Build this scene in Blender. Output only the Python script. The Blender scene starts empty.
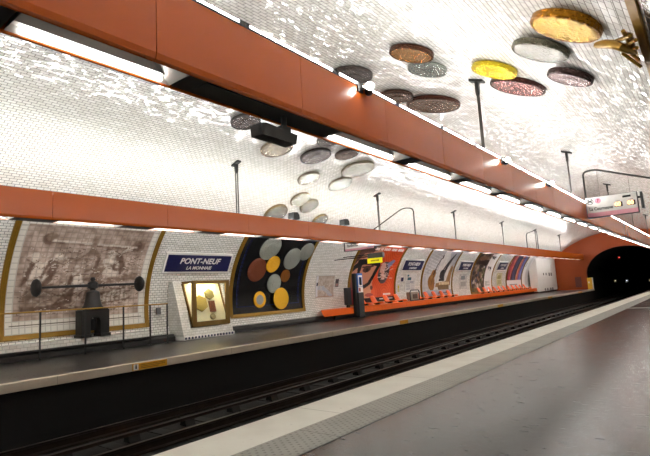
import bpy, bmesh, math, random
import numpy as np
from mathutils import Vector, Matrix
random.seed(7)
rng = np.random.default_rng(11)
SC = bpy.context.scene
COL = SC.collection

# ------------------------------------------------------------------ camera, world, exposure
F_PX = 489.3
vx, vy, hs = 388.9, 41.64, -.05787
_x = -(F_PX**2 + vy*(vy - hs*vx))/(vx + vy*hs); _y = vy + hs*(_x - vx)
Yc = np.array([vx, vy, F_PX]); Yc /= np.linalg.norm(Yc)
Xc = -np.array([_x, _y, F_PX]); Xc = Xc - Yc*(Xc@Yc); Xc /= np.linalg.norm(Xc)
Zc = np.cross(Xc, Yc)
RW = np.array([Xc, Yc, Zc])
cam_d = bpy.data.cameras.new('camera'); cam = bpy.data.objects.new('camera', cam_d); COL.objects.link(cam)
cam_d.sensor_fit = 'HORIZONTAL'; cam_d.sensor_width = 36; cam_d.lens = F_PX/650*36
cam_d.clip_start = .02; cam_d.clip_end = 400
r_, u_, b_ = RW[:, 0], -RW[:, 1], -RW[:, 2]
cam.matrix_world = Matrix(((r_[0], u_[0], b_[0], 0), (r_[1], u_[1], b_[1], 0), (r_[2], u_[2], b_[2], 1.2), (0, 0, 0, 1)))
SC.camera = cam
w = bpy.data.worlds.new('world'); SC.world = w; w.use_nodes = True
w.node_tree.nodes['Background'].inputs[0].default_value = (.5, .5, .5, 1)
w.node_tree.nodes['Background'].inputs[1].default_value = .0
SC.view_settings.view_transform = 'Standard'; SC.view_settings.look = 'None'
SC.view_settings.gamma = 1; SC.view_settings.use_curve_mapping = False
SC.view_settings.exposure = 0.6
SC.cycles.use_denoising = True
SC.cycles.max_bounces = 8; SC.cycles.diffuse_bounces = 5; SC.cycles.glossy_bounces = 4
SC.cycles.sample_clamp_indirect = 12
TUBE_UP, TUBE_DOWN_NEAR, TUBE_DOWN_FAR = 97.0, 21.0, 38.0
TUBE_COL = (1.0, .995, .965)

# ------------------------------------------------------------------ colours and materials
def lin(c):
    c = np.array(c, float)/255.
    return np.where(c <= .04045, c/12.92, ((c + .055)/1.055)**2.4)
def rgba(c):
    l = lin(c); return (float(l[0]), float(l[1]), float(l[2]), 1.)
class NT:
    def __init__(s, name):
        s.m = bpy.data.materials.new(name); s.m.use_nodes = True
        s.t = s.m.node_tree; s.b = s.t.nodes['Principled BSDF']
    def n(s, typ, **kw):
        q = s.t.nodes.new(typ)
        for k, v in kw.items(): setattr(q, k, v)
        return q
    def l(s, a, b): s.t.links.new(a, b)
    def math(s, op, a, b=None, clamp=False):
        q = s.n('ShaderNodeMath', operation=op, use_clamp=clamp)
        for i, v in enumerate((a, b)):
            if v is None: continue
            if isinstance(v, (int, float)): q.inputs[i].default_value = v
            else: s.l(v, q.inputs[i])
        return q.outputs[0]
    def mix(s, f, a, b):
        q = s.n('ShaderNodeMix', data_type='RGBA')
        for i, v in ((0, f), (6, a), (7, b)):
            if isinstance(v, (int, float, tuple)): q.inputs[i].default_value = v
            else: s.l(v, q.inputs[i])
        return q.outputs[2]
    def ramp(s, f, stops):
        q = s.n('ShaderNodeValToRGB'); e = q.color_ramp.elements
        while len(e) < len(stops): e.new(.5)
        for k, (p, c) in zip(e, stops): k.position = p; k.color = c
        s.l(f, q.inputs[0]); return q.outputs[0]
    def noise(s, scale, detail=3, coord='Object', vec=None):
        q = s.n('ShaderNodeTexNoise'); q.inputs['Scale'].default_value = scale; q.inputs['Detail'].default_value = detail
        if vec is None: vec = s.n('ShaderNodeTexCoord').outputs[coord]
        s.l(vec, q.inputs['Vector']); return q.outputs['Fac']
    def bump(s, h, strength=.3, dist=.01, normal=None):
        q = s.n('ShaderNodeBump'); q.inputs['Strength'].default_value = strength; q.inputs['Distance'].default_value = dist
        s.l(h, q.inputs['Height'])
        if normal is not None: s.l(normal, q.inputs['Normal'])
        s.l(q.outputs[0], s.b.inputs['Normal']); return q.outputs[0]
    def set(s, rough=None, metal=None, spec=None, color=None, coat=None):
        i = s.b.inputs
        if color is not None: i['Base Color'].default_value = rgba(color)
        if rough is not None: i['Roughness'].default_value = rough
        if metal is not None: i['Metallic'].default_value = metal
        if spec is not None: i['Specular IOR Level'].default_value = spec
        if coat is not None: i['Coat Weight'].default_value = coat
        return s
def plain(name, color, rough=.5, metal=0., var=.12, scale=6., spec=.5, bump=0.):
    """a painted or cast surface with a little procedural unevenness"""
    t = NT(name).set(rough, metal, spec)
    f = t.noise(scale)
    c = np.array(rgba(color)); a = tuple(c*np.array([1-var]*3+[1])); b = tuple(np.minimum(c*np.array([1+var]*3+[1]), 1))
    t.l(t.mix(f, a, b), t.b.inputs['Base Color'])
    if bump: t.bump(t.noise(scale*12), bump, .004)
    return t.m
def emit(name, color, strength):
    t = NT(name); t.set(.4, 0, .2, (240, 240, 240))
    t.b.inputs['Emission Color'].default_value = (*color, 1); t.b.inputs['Emission Strength'].default_value = strength
    return t.m

def tile_mat(name, base, grout, bw=.15, rh=.075, mortar=.0035, rough=.085, tilt=.066, tint=.06, offset=.5):
    """glazed bevelled tiles; each tile set a touch askew"""
    t = NT(name).set(rough, 0, .5)
    uv = t.n('ShaderNodeTexCoord').outputs['UV']
    def brick(c1, c2, m, ms):
        q = t.n('ShaderNodeTexBrick'); q.offset = offset; q.squash = 1
        t.l(uv, q.inputs['Vector'])
        for k, v in (('Scale', 1), ('Mortar Size', ms), ('Mortar Smooth', .0 if ms < .008 else 1.), ('Bias', 0), ('Brick Width', bw), ('Row Height', rh)):
            q.inputs[k].default_value = v
        q.inputs['Color1'].default_value = c1; q.inputs['Color2'].default_value = c2; q.inputs['Mortar'].default_value = m
        return q
    rnd = brick((0, 0, 0, 1), (1, 1, 1, 1), (0, 0, 0, 1), 0.0)
    fine = brick((1, 1, 1, 1), (1, 1, 1, 1), (0, 0, 0, 1), mortar)
    bev = brick((1, 1, 1, 1), (1, 1, 1, 1), (0, 0, 0, 1), .011)
    c = np.array(rgba(base)); lo = tuple(c*np.array([1-tint*2.2]*2+[1-tint*2.8, 1])); hi = tuple(np.minimum(c*np.array([1+tint*.4]*3+[1]), 1))
    body = t.mix(rnd.outputs['Color'], lo, hi)
    t.l(t.mix(fine.outputs['Fac'], body, rgba(grout)), t.b.inputs['Base Color'])
    t.l(t.math('ADD', t.math('MULTIPLY', fine.outputs['Fac'], .6), rough), t.b.inputs['Roughness'])
    wn = t.n('ShaderNodeTexWhiteNoise', noise_dimensions='1D')
    t.l(t.math('MULTIPLY', rnd.outputs['Color'], 317.0), wn.inputs['W'])
    sub = t.n('ShaderNodeVectorMath', operation='SUBTRACT'); t.l(wn.outputs['Color'], sub.inputs[0]); sub.inputs[1].default_value = (.5, .5, .5)
    mul = t.n('ShaderNodeVectorMath', operation='SCALE'); t.l(sub.outputs[0], mul.inputs[0]); mul.inputs['Scale'].default_value = tilt
    geo = t.n('ShaderNodeNewGeometry')
    add = t.n('ShaderNodeVectorMath', operation='ADD'); t.l(geo.outputs['Normal'], add.inputs[0]); t.l(mul.outputs[0], add.inputs[1])
    nor = t.n('ShaderNodeVectorMath', operation='NORMALIZE'); t.l(add.outputs[0], nor.inputs[0])
    inv = t.math('SUBTRACT', 1., bev.outputs['Fac'])
    t.bump(inv, .12, .004, nor.outputs[0])
    return t.m
def attr_mat(name, rough=.45, spec=.4):
    t = NT(name).set(rough, 0, spec)
    a = t.n('ShaderNodeAttribute', attribute_name='art'); t.l(a.outputs['Color'], t.b.inputs['Base Color'])
    return t.m
def coin_mat(name, color, metal=.8, rough=.24, depth=1.6, scale=20.):
    t = NT(name).set(rough, metal, .5)
    tc = t.n('ShaderNodeTexCoord').outputs['Object']
    n1 = t.noise(scale, 5, vec=tc)
    v = t.n('ShaderNodeTexVoronoi', feature='SMOOTH_F1'); v.inputs['Scale'].default_value = scale*1.6; t.l(tc, v.inputs['Vector'])
    h = t.math('ADD', t.math('MULTIPLY', v.outputs['Distance'], .9), n1)
    c = np.array(rgba(color))
    t.l(t.mix(t.math('MULTIPLY_ADD', n1, 1.6), tuple(c*np.array([.62, .62, .62, 1])), tuple(np.minimum(c*np.array([1.2, 1.2, 1.2, 1]), 1))), t.b.inputs['Base Color'])
    t.bump(h, depth, .02)
    return t.m

M = {}
M['tile'] = tile_mat('white glazed tile', (240, 238, 233), (114, 109, 101), mortar=.0055)
M['tile_small'] = tile_mat('white plinth tile', (228, 226, 220), (150, 146, 140), .15, .075, .0035, .2, .03)
M['orange'] = plain('orange lacquer', (194, 90, 22), .24, 0, .06, 3)
M['orange_dark'] = plain('orange lip', (150, 58, 20), .4, 0, .08, 4)
M['orange_wall'] = plain('orange end wall paint', (176, 74, 14), .5, 0, .08, 2)
M['orange_seat'] = plain('orange seat plastic', (240, 98, 14), .35, 0, .05, 5)
M['orange_ledge'] = plain('orange enamel ledge', (240, 104, 26), .35, 0, .06, 3)
M['black'] = plain('black paint', (24, 23, 23), .5, 0, .2, 8)
M['cover'] = plain('dark grey cover', (34, 34, 33), .5, 0, .15, 6)
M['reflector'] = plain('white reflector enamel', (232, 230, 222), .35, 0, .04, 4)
M['reflector_near'] = plain('shaded reflector enamel', (150, 149, 144), .35, 0, .04, 4)  # darker copy of the white reflector, shade of the shielded lamp in its colour
M['steel'] = plain('steel rod', (74, 70, 64), .4, .3, .2, 20)
M['iron'] = plain('dark cast iron', (34, 32, 31), .5, .3, .25, 9, bump=.2)
M['brass'] = plain('old brass', (166, 128, 50), .42, .6, .2, 25)
M['gilt'] = plain('gilded frame', (148, 112, 34), .45, .35, .22, 14, bump=.3)
M['bronze_case'] = plain('bronze case frame', (120, 92, 40), .4, .4, .15, 12)
M['blue_enamel'] = plain('dark blue enamel', (26, 28, 72), .3, 0, .1, 5)
M['white_paint'] = plain('white paint', (235, 233, 228), .45, 0, .04, 4)
M['grey_paint'] = plain('grey paint', (92, 92, 92), .45, 0, .08, 6)
M['dark_grey'] = plain('charcoal paint', (52, 53, 55), .45, 0, .1, 6)
M['blue'] = plain('blue panel', (52, 104, 190), .4, 0, .08, 8)
M['red'] = plain('red panel', (150, 34, 38), .4, 0, .12, 8)
M['pink'] = plain('pink band', (214, 150, 160), .45, 0, .05, 6)
M['yellow'] = plain('yellow plate', (222, 160, 26), .45, 0, .1, 10)
M['yellow_door'] = plain('yellow board', (232, 176, 40), .45, 0, .06, 4)
M['lemon'] = emit('glowing lemon yellow sign', (.8, .72, .02), .35); M['lemon'].node_tree.nodes['Principled BSDF'].inputs['Base Color'].default_value = rgba((236, 226, 40))  # mild emission lifts the yellow of the board
M['paper'] = plain('paper', (214, 212, 206), .6, 0, .1, 14)
M['skirting'] = plain('dark skirting', (40, 38, 37), .45, 0, .2, 8)
M['rail'] = plain('rail steel', (66, 56, 50), .38, .7, .25, 6)
M['sleeper'] = plain('sleeper', (26, 22, 20), .8, 0, .3, 8)
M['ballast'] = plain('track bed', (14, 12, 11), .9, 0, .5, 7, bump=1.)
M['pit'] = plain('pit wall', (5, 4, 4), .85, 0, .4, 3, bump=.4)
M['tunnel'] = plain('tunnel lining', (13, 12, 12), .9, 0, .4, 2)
M['glass_dark'] = plain('dark screen', (18, 18, 20), .15, 0, .1, 4)
M['art'] = attr_mat('printed poster')
M['art_tile'] = attr_mat('painted tile', .22, .5)
M['tube_up'] = emit('uplight tube', TUBE_COL, TUBE_UP)
M['tube_down_near'] = emit('near trough tube', TUBE_COL, TUBE_DOWN_NEAR)
M['tube_down_far'] = emit('far trough tube', TUBE_COL, TUBE_DOWN_FAR)
M['spot'] = emit('spotlight lens', (1, .97, .9), 55)
M['led'] = emit('amber led', (1., .42, .04), 2.0)
M['led_white'] = emit('showcase lamp', (1., .88, .56), 9.0)
M['sig_red'] = emit('red signal', (1., .04, .03), 1.2)
M['sig_white'] = emit('white signal', (.8, .9, 1.), .8)
M['sig_yellow'] = emit('yellow signal', (1., .7, .25), .5)
def glass():
    t = NT('clear glass').set(.02, 0, .5, (255, 255, 255)); t.b.inputs['Transmission Weight'].default_value = 1.; t.b.inputs['IOR'].default_value = 1.1
    return t.m
M['glass'] = glass()
def asphalt(name, c1, c2, rough0, rough1, blotch=.6):
    wear = blotch == 1.
    t = NT(name).set(.3, 0, .5)
    tc = t.n('ShaderNodeTexCoord').outputs['Object']
    n1 = t.noise(blotch, 4, vec=tc); n2 = t.noise(60, 2, vec=tc)
    mp = t.n('ShaderNodeMapping'); mp.inputs['Scale'].default_value = (1.6, 7., 1); t.l(tc, mp.inputs[0])
    n3 = t.noise(3.5, 6, vec=mp.outputs[0])
    f = t.math('ADD', t.math('MULTIPLY', n1, .75), t.math('MULTIPLY', n2, .25), True)
    base = t.mix(f, rgba(c1), rgba(c2))
    scuff = t.ramp(n3, [(.64, (0, 0, 0, 1)), (.68, (1, 1, 1, 1))])
    t.l(t.mix(t.math('MULTIPLY', scuff, .35), base, rgba((20, 18, 16))), t.b.inputs['Base Color'])
    t.l(t.math('ADD', t.math('MULTIPLY', n1, rough1-rough0), t.math('ADD', t.math('MULTIPLY', scuff, .2), rough0)), t.b.inputs['Roughness'])
    n4 = t.noise(9, 5, vec=tc)
    t.bump(t.math('ADD', n2, t.math('MULTIPLY', n4, 2.)), .14 if wear else .1, .006)
    return t.m
M['floor_near'] = asphalt('grey asphalt floor', (20, 20, 20), (38, 37, 37), .11, .24, 1.)
M['floor_far'] = asphalt('dark asphalt floor', (24, 23, 22), (38, 36, 35), .24, .36)
def stone(name, col):
    t = NT(name).set(.55, 0, .4)
    tc = t.n('ShaderNodeTexCoord').outputs['Object']
    n1 = t.noise(2.2, 4, vec=tc); n2 = t.noise(14, 5, vec=tc)
    c = np.array(rgba(col)); f = t.math('MULTIPLY_ADD', n1, .6); 
    base = t.mix(n1, tuple(c*np.array([.8, .79, .77, 1])), tuple(np.minimum(c*1.12, 1)))
    st = t.ramp(n2, [(.66, (0, 0, 0, 1)), (.8, (1, 1, 1, 1))])
    sep = t.n('ShaderNodeSeparateXYZ'); t.l(tc, sep.inputs[0])
    fr = t.math('FRACT', t.math('MULTIPLY', sep.outputs[1], .5)); j = t.math('LESS_THAN', fr, .006)
    k = t.math('MAXIMUM', t.math('MULTIPLY', st, .3), t.math('MULTIPLY', j, .5))
    t.l(t.mix(k, base, rgba((120, 108, 92))), t.b.inputs['Base Color'])
    return t.m
M['nosing'] = stone('cream platform edge', (248, 244, 234))
M['nosing_far'] = stone('grey platform edge', (204, 192, 176))
def tactile():
    t = NT('grey studded warning strip').set(.5, 0, .4)
    tc = t.n('ShaderNodeTexCoord').outputs['Object']
    sep = t.n('ShaderNodeSeparateXYZ'); t.l(tc, sep.inputs[0])
    def cell(o, per):
        f = t.math('FRACT', t.math('DIVIDE', o, per)); return t.math('SUBTRACT', f, .5)
    # studs set out in staggered rows
    row = t.math('FLOOR', t.math('DIVIDE', sep.outputs[0], .05))
    sh = t.math('MULTIPLY', t.math('MODULO', row, 2.), .035)
    cx = cell(sep.outputs[0], .05); cy = cell(t.math('ADD', sep.outputs[1], sh), .07)
    d = t.math('SQRT', t.math('ADD', t.math('POWER', t.math('MULTIPLY', cx, .05), 2.), t.math('POWER', t.math('MULTIPLY', cy, .07), 2.)))
    stud = t.math('SUBTRACT', 1., t.math('DIVIDE', d, .014), True)
    ring = t.math('LESS_THAN', d, .013)
    diag = t.math('FRACT', t.math('DIVIDE', sep.outputs[1], .84)); jt = t.math('LESS_THAN', diag, .012)
    n1 = t.noise(3, 4, vec=tc)
    base = t.mix(n1, rgba((140, 139, 133)), rgba((178, 177, 170)))
    base = t.mix(t.math('MULTIPLY', ring, .45), base, rgba((72, 70, 66)))
    t.l(t.mix(t.math('MULTIPLY', jt, .6), base, rgba((56, 54, 50))), t.b.inputs['Base Color'])
    t.bump(t.math('SUBTRACT', stud, jt), .8, .006)
    return t.m
M['tactile'] = tactile()

# ------------------------------------------------------------------ mesh helpers
ORG = {}
def link(name, me, mats, parent=None, smooth=None):
    if parent is not None:
        o0 = ORG.get(parent.name)
        if o0 is not None: me.transform(Matrix.Translation(-Vector(o0)))
    o = bpy.data.objects.new(name, me); COL.objects.link(o)
    for m in (mats if isinstance(mats, (list, tuple)) else [mats]): me.materials.append(M[m] if isinstance(m, str) else m)
    if parent is not None:
        o.parent = parent
        if parent.name in ORG: ORG[o.name] = ORG[parent.name]
    if smooth is not None: set_smooth(me, smooth)
    return o
def set_smooth(me, ang=35):
    me.polygons.foreach_set('use_smooth', [True]*len(me.polygons))
    try: me.set_sharp_from_angle(angle=math.radians(ang))
    except Exception: pass
def thing(name, label, cat, loc=(0, 0, 0), group=None, mw=None):
    o = bpy.data.objects.new(name, None); COL.objects.link(o); o.empty_display_size = .1
    if mw is not None: o.matrix_world = mw
    else: o.location = loc; ORG[o.name] = tuple(loc)
    return tag(o, label, cat, group)
def tag(o, label, cat, group=None, kind=None):
    o['label'] = label; o['category'] = cat
    if group: o['group'] = group
    if kind: o['kind'] = kind
    return o
def struct(o, label=None):
    o['kind'] = 'structure'
    if label: o['label'] = label
    return o
def copy_tree(o, loc=None):
    c = o.copy(); COL.objects.link(c)
    if loc is not None: c.location = loc
    for ch in list(o.children):
        d = ch.copy(); COL.objects.link(d); d.parent = c
        for g in list(ch.children):
            e = g.copy(); COL.objects.link(e); e.parent = d
    return c
class MB:
    """collects vertices and faces (with material slots) into one mesh"""
    def __init__(s): s.v, s.f, s.mi, s.uv = [], [], [], {}
    def add(s, vs, fs, mi=0):
        k = len(s.v); s.v += [tuple(map(float, p)) for p in vs]
        for f in fs: s.f.append(tuple(k+i for i in f)); s.mi.append(mi)
        return s
    def box(s, x0, x1, y0, y1, z0, z1, mi=0):
        if x0 > x1: x0, x1 = x1, x0
        if y0 > y1: y0, y1 = y1, y0
        if z0 > z1: z0, z1 = z1, z0
        v = [(x, y, z) for x in (x0, x1) for y in (y0, y1) for z in (z0, z1)]
        return s.add(v, [(0, 1, 3, 2), (4, 6, 7, 5), (0, 4, 5, 1), (2, 3, 7, 6), (0, 2, 6, 4), (1, 5, 7, 3)], mi)
    def bevbox(s, x0, x1, y0, y1, z0, z1, b=.01, mi=0):
        """box with chamfered edges"""
        bm = bmesh.new(); bmesh.ops.create_cube(bm, size=1)
        for v in bm.verts: v.co = Vector(((x0+x1)/2+v.co.x*(x1-x0), (y0+y1)/2+v.co.y*(y1-y0), (z0+z1)/2+v.co.z*(z1-z0)))
        bmesh.ops.bevel(bm, geom=list(bm.edges), offset=b, segments=2, profile=.7, affect='EDGES')
        return s.frombm(bm, mi)
    def frombm(s, bm, mi=0):
        bm.verts.index_update(); s.add([v.co for v in bm.verts], [[v.index for v in f.verts] for f in bm.faces], mi); bm.free(); return s
    def quad(s, a, b, c, d, mi=0): return s.add([a, b, c, d], [(0, 1, 2, 3)], mi)
    def prism(s, prof, axis, a, b, mi=0):
        """closed 2-D profile extruded along an axis: 'y' profile is (x,z); 'x' profile is (y,z); 'z' profile is (x,y)"""
        n = len(prof)
        def P(p, t): return {'y': (p[0], t, p[1]), 'x': (t, p[0], p[1]), 'z': (p[0], p[1], t)}[axis]
        v = [P(p, a) for p in prof] + [P(p, b) for p in prof]
        f = [(i, (i+1) % n, n+(i+1) % n, n+i) for i in range(n)] + [tuple(range(n))[::-1], tuple(range(n, 2*n))]
        return s.add(v, f, mi)
    def tube(s, pts, rad, n=8, cap=True, mi=0):
        pts = [Vector(p) for p in pts]; rs = rad if isinstance(rad, (list, tuple)) else [rad]*len(pts)
        rings = []; up = None
        for i, p in enumerate(pts):
            d = (pts[min(i+1, len(pts)-1)] - pts[max(i-1, 0)]).normalized()
            if up is None: up = d.orthogonal().normalized()
            a = (up - d*up.dot(d)).normalized(); b = d.cross(a); up = a
            rings.append([p + (a*math.cos(2*math.pi*k/n) + b*math.sin(2*math.pi*k/n))*rs[i] for k in range(n)])
        v = [q for r in rings for q in r]; f = []
        for i in range(len(pts)-1):
            for k in range(n): f.append((i*n+k, i*n+(k+1) % n, (i+1)*n+(k+1) % n, (i+1)*n+k))
        if cap: f += [tuple(range(n))[::-1], tuple(range((len(pts)-1)*n, len(pts)*n))]
        return s.add(v, f, mi)
    def lathe(s, prof, n=32, origin=(0, 0, 0), mat=None, mi=0):
        """profile of (radius, height) turned about Z, then moved by mat"""
        v, f = [], []; mat = mat or Matrix.Translation(origin); idx = []
        for r, h in prof:
            if r < 1e-6: idx.append([len(v)]); v.append(mat@Vector((0, 0, h)))
            else:
                idx.append(list(range(len(v), len(v)+n)))
                v += [mat@Vector((r*math.cos(2*math.pi*k/n), r*math.sin(2*math.pi*k/n), h)) for k in range(n)]
        for a, b in zip(idx, idx[1:]):
            for k in range(n):
                A, B = a[k % len(a)], a[(k+1) % len(a)]; Cc, D = b[(k+1) % len(b)], b[k % len(b)]
                q = []
                for i in (A, B, Cc, D):
                    if i not in q: q.append(i)
                if len(q) > 2: f.append(tuple(q))
        return s.add(v, f, mi)
    def mesh(s, name='mesh', recalc=True):
        me = bpy.data.meshes.new(name); me.from_pydata(s.v, [], s.f); me.polygons.foreach_set('material_index', s.mi)
        if recalc:
            bm = bmesh.new(); bm.from_mesh(me); bmesh.ops.recalc_face_normals(bm, faces=bm.faces); bm.to_mesh(me); bm.free()
        me.update(); return me
    def build(s, name, mats, parent=None, smooth=None, recalc=True):
        return link(name, s.mesh(name, recalc), mats, parent, smooth)

def text_mesh(body, size, shear=0., extrude=.003, align='CENTER', bold=0.):
    c = bpy.data.curves.new('lettering', 'FONT'); c.body = body; c.size = size; c.shear = shear; c.extrude = extrude
    c.align_x = align; c.align_y = 'CENTER'; c.resolution_u = 3; c.offset = bold
    o = bpy.data.objects.new('lettering', c); COL.objects.link(o)
    bpy.context.view_layer.update()
    me = bpy.data.meshes.new_from_object(o.evaluated_get(bpy.context.evaluated_depsgraph_get()))
    bpy.data.objects.remove(o); bpy.data.curves.remove(c); me.materials.clear()
    return me
def put_text(name, body, size, mat, parent, origin, right, up, **kw):
    sx = kw.pop('sx', 1.)
    me = text_mesh(body, size, **kw); r = Vector(right).normalized(); u = Vector(up).normalized(); nrm = r.cross(u)
    me.transform(Matrix(((r.x*sx, u.x, nrm.x, origin[0]), (r.y*sx, u.y, nrm.y, origin[1]), (r.z*sx, u.z, nrm.z, origin[2]), (0, 0, 0, 1))))
    return link(name, me, mat, parent)

# ------------------------------------------------------------------ the vault: an elliptical section swept along Y
XC, VA, VB, VZ = -6.45, 7.1, 4.5, 1.0
Y0, Y1 = -8.0, 54.0
_t = np.linspace(-math.asin(VZ/VB), math.pi/2, 900)
_px = XC - VA*np.cos(_t); _pz = VZ + VB*np.sin(_t)
_s = np.concatenate([[0], np.cumsum(np.hypot(np.diff(_px), np.diff(_pz)))])
S_TOP = _s[-1]
def z2s(z): return float(np.interp(z, _pz, _s))
def vpt(s, off=0., side=-1):
    """point (x, z) and inward normal at arc length s up the left (-1) or right (+1) half"""
    if s > S_TOP: s, side = 2*S_TOP - s, -side
    t = float(np.interp(s, _s, _t))
    x, z = -VA*math.cos(t), VB*math.sin(t)
    nx, nz = -x/VA**2, -z/VB**2; L = math.hypot(nx, nz); nx, nz = nx/L, nz/L
    x, z, = x + nx*off, z + nz*off
    return (XC + (x if side < 0 else -x), VZ + z, nx if side < 0 else -nx, nz)
def vpos(y, s, off=0., side=-1):
    x, z, _, _ = vpt(s, off, side); return (x, y, z)
def slab(mb, y0, y1, s0, s1, off0, off1, side=-1, n=None, mi=0):
    """a thin curved slab lying on the vault"""
    n = n or max(1, int((s1-s0)/.12)); v, f = [], []
    for i in range(n+1):
        s = s0 + (s1-s0)*i/n
        v += [vpos(y0, s, off0, side), vpos(y1, s, off0, side), vpos(y1, s, off1, side), vpos(y0, s, off1, side)]
    for i in range(n):
        for k in range(4): f.append((4*i+k, 4*i+(k+1) % 4, 4*i+4+(k+1) % 4, 4*i+4+k))
    f += [(0, 1, 2, 3), (4*n, 4*n+1, 4*n+2, 4*n+3)]
    return mb.add(v, f, mi)
def vault_mesh(name, s0, s1, side, ylo=Y0, yhi=Y1, n=40, off=0.):
    """single curved sheet with metre UVs; s may run past the crown"""
    vs, fs, uvs = [], [], []
    for i in range(n+1):
        s = s0 + (s1-s0)*i/n
        vs += [vpos(ylo, s, off, side), vpos(yhi, s, off, side)]
    for i in range(n): fs.append((2*i, 2*i+1, 2*i+3, 2*i+2) if side > 0 else (2*i, 2*i+2, 2*i+3, 2*i+1))
    me = bpy.data.meshes.new(name); me.from_pydata(vs, [], fs)
    uv = me.uv_layers.new(name='UVMap')
    for p in me.polygons:
        for li in p.loop_indices:
            vi = me.loops[li].vertex_index; s = s0 + (s1-s0)*(vi//2)/n
            uv.data[li].uv = (vs[vi][1], s)
    me.polygons.foreach_set('use_smooth', [True]*len(me.polygons)); me.update()
    return me
S_W = z2s(3.32)
struct(link('wall_left', vault_mesh('wall_left', 0, S_W, -1, n=28), 'tile'))
struct(link('wall_right', vault_mesh('wall_right', 0, S_W, 1, n=28), 'tile'))
struct(link('ceiling', vault_mesh('ceiling', S_W, 2*S_TOP - S_W, -1, n=72), 'tile'))

# end wall with the tunnel mouth, tunnel lining, wall behind the camera
def ellipse_pts(n=48):
    return [vpos(0, S_TOP*2*i/n, 0, -1) for i in range(n+1)]
PORT_C, PORT_W, PORT_Z, PORT_H = -6.45, 3.42, 1.4, 2.55
def portal(n=40):
    p = [(PORT_C - PORT_W + .08, -1.25), (PORT_C - PORT_W + .03, 0)]
    for i in range(n+1):
        a = math.pi - math.pi*i/n; p.append((PORT_C + PORT_W*math.cos(a), PORT_Z + PORT_H*math.sin(a)))
    return p + [(PORT_C + PORT_W - .03, 0), (PORT_C + PORT_W - .08, -1.25)]
def ring_wall(name, mat, y, th):
    inner = portal(); ni = len(inner)
    outer = [(XC-VA-.2, -1.25), (XC-VA-.2, 0)]
    for i in range(ni-4):
        q = vpos(0, 2*S_TOP*i/(ni-5), -.06, -1); outer.append((q[0], q[2]))
    outer += [(XC+VA+.2, 0), (XC+VA+.2, -1.25)]
    mb = MB()
    v = [(a, y, b) for a, b in inner] + [(a, y, b) for a, b in outer] + [(a, y+th, b) for a, b in inner]
    f = []
    for i in range(ni-1): f += [(i, i+1, ni+i+1, ni+i), (i, 2*ni+i, 2*ni+i+1, i+1)]
    mb.add(v, f); return struct(mb.build(name, mat))
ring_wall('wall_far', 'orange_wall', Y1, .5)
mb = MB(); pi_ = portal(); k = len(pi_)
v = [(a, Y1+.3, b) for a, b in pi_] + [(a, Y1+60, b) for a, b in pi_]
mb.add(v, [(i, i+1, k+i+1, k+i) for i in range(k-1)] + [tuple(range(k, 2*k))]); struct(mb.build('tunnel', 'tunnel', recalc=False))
mb = MB(); q = [(p[0], p[2]) for p in ellipse_pts()]
mb.prism([(XC+VA, -1.25), (XC-VA, -1.25)] + q, 'y', Y0-.2, Y0); struct(mb.build('wall_back', 'white_paint'))

# platforms, edges, track bed
E_N, E_F = -3.65, -9.33
mb = MB().box(-2.60, .75, Y0, Y1+12, -.2, 0); struct(mb.build('floor', 'floor_near'))
mb = MB().box(-13.6, E_F-.16, Y0, Y1, -.2, 0); struct(mb.build('floor', 'floor_far'))
mb = MB().bevbox(E_N, -3.06, Y0, Y1+12, -.14, .004, .012); struct(mb.build('trim_1', 'nosing'))
mb = MB().box(-3.06, -2.60, Y0, Y1+12, -.14, .006); struct(mb.build('trim_2', 'tactile'))
mb = MB().bevbox(E_F-.16, E_F, Y0, Y1, -.15, .004, .012); struct(mb.build('trim_3', 'nosing_far'))
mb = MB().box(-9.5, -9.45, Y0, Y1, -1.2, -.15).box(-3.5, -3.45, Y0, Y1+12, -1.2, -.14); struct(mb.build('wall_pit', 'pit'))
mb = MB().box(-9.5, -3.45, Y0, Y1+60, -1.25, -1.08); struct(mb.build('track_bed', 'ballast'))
mb = MB().box(-2.6, .6, 20.75, 20.9, 0, .002); struct(mb.build('trim_4', 'nosing'))
# skirtings
mb = MB().prism([(-13.55, 0), (-13.04, 0), (-13.04, .12), (-13.12, .2), (-13.55, .2)], 'y', Y0, 9.0); struct(mb.build('baseboard_left', 'skirting'))
mb = MB().prism([(-13.55, 0), (-13.10, 0), (-13.10, .1), (-13.2, .2), (-13.55, .2)], 'y', 11.2, Y1); struct(mb.build('baseboard_left', 'skirting'))
mb = MB().prism([(.6, 0), (.35, 0), (.35, .15), (.6, .2)], 'y', Y0, Y1); struct(mb.build('baseboard_right', 'skirting'))

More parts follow.
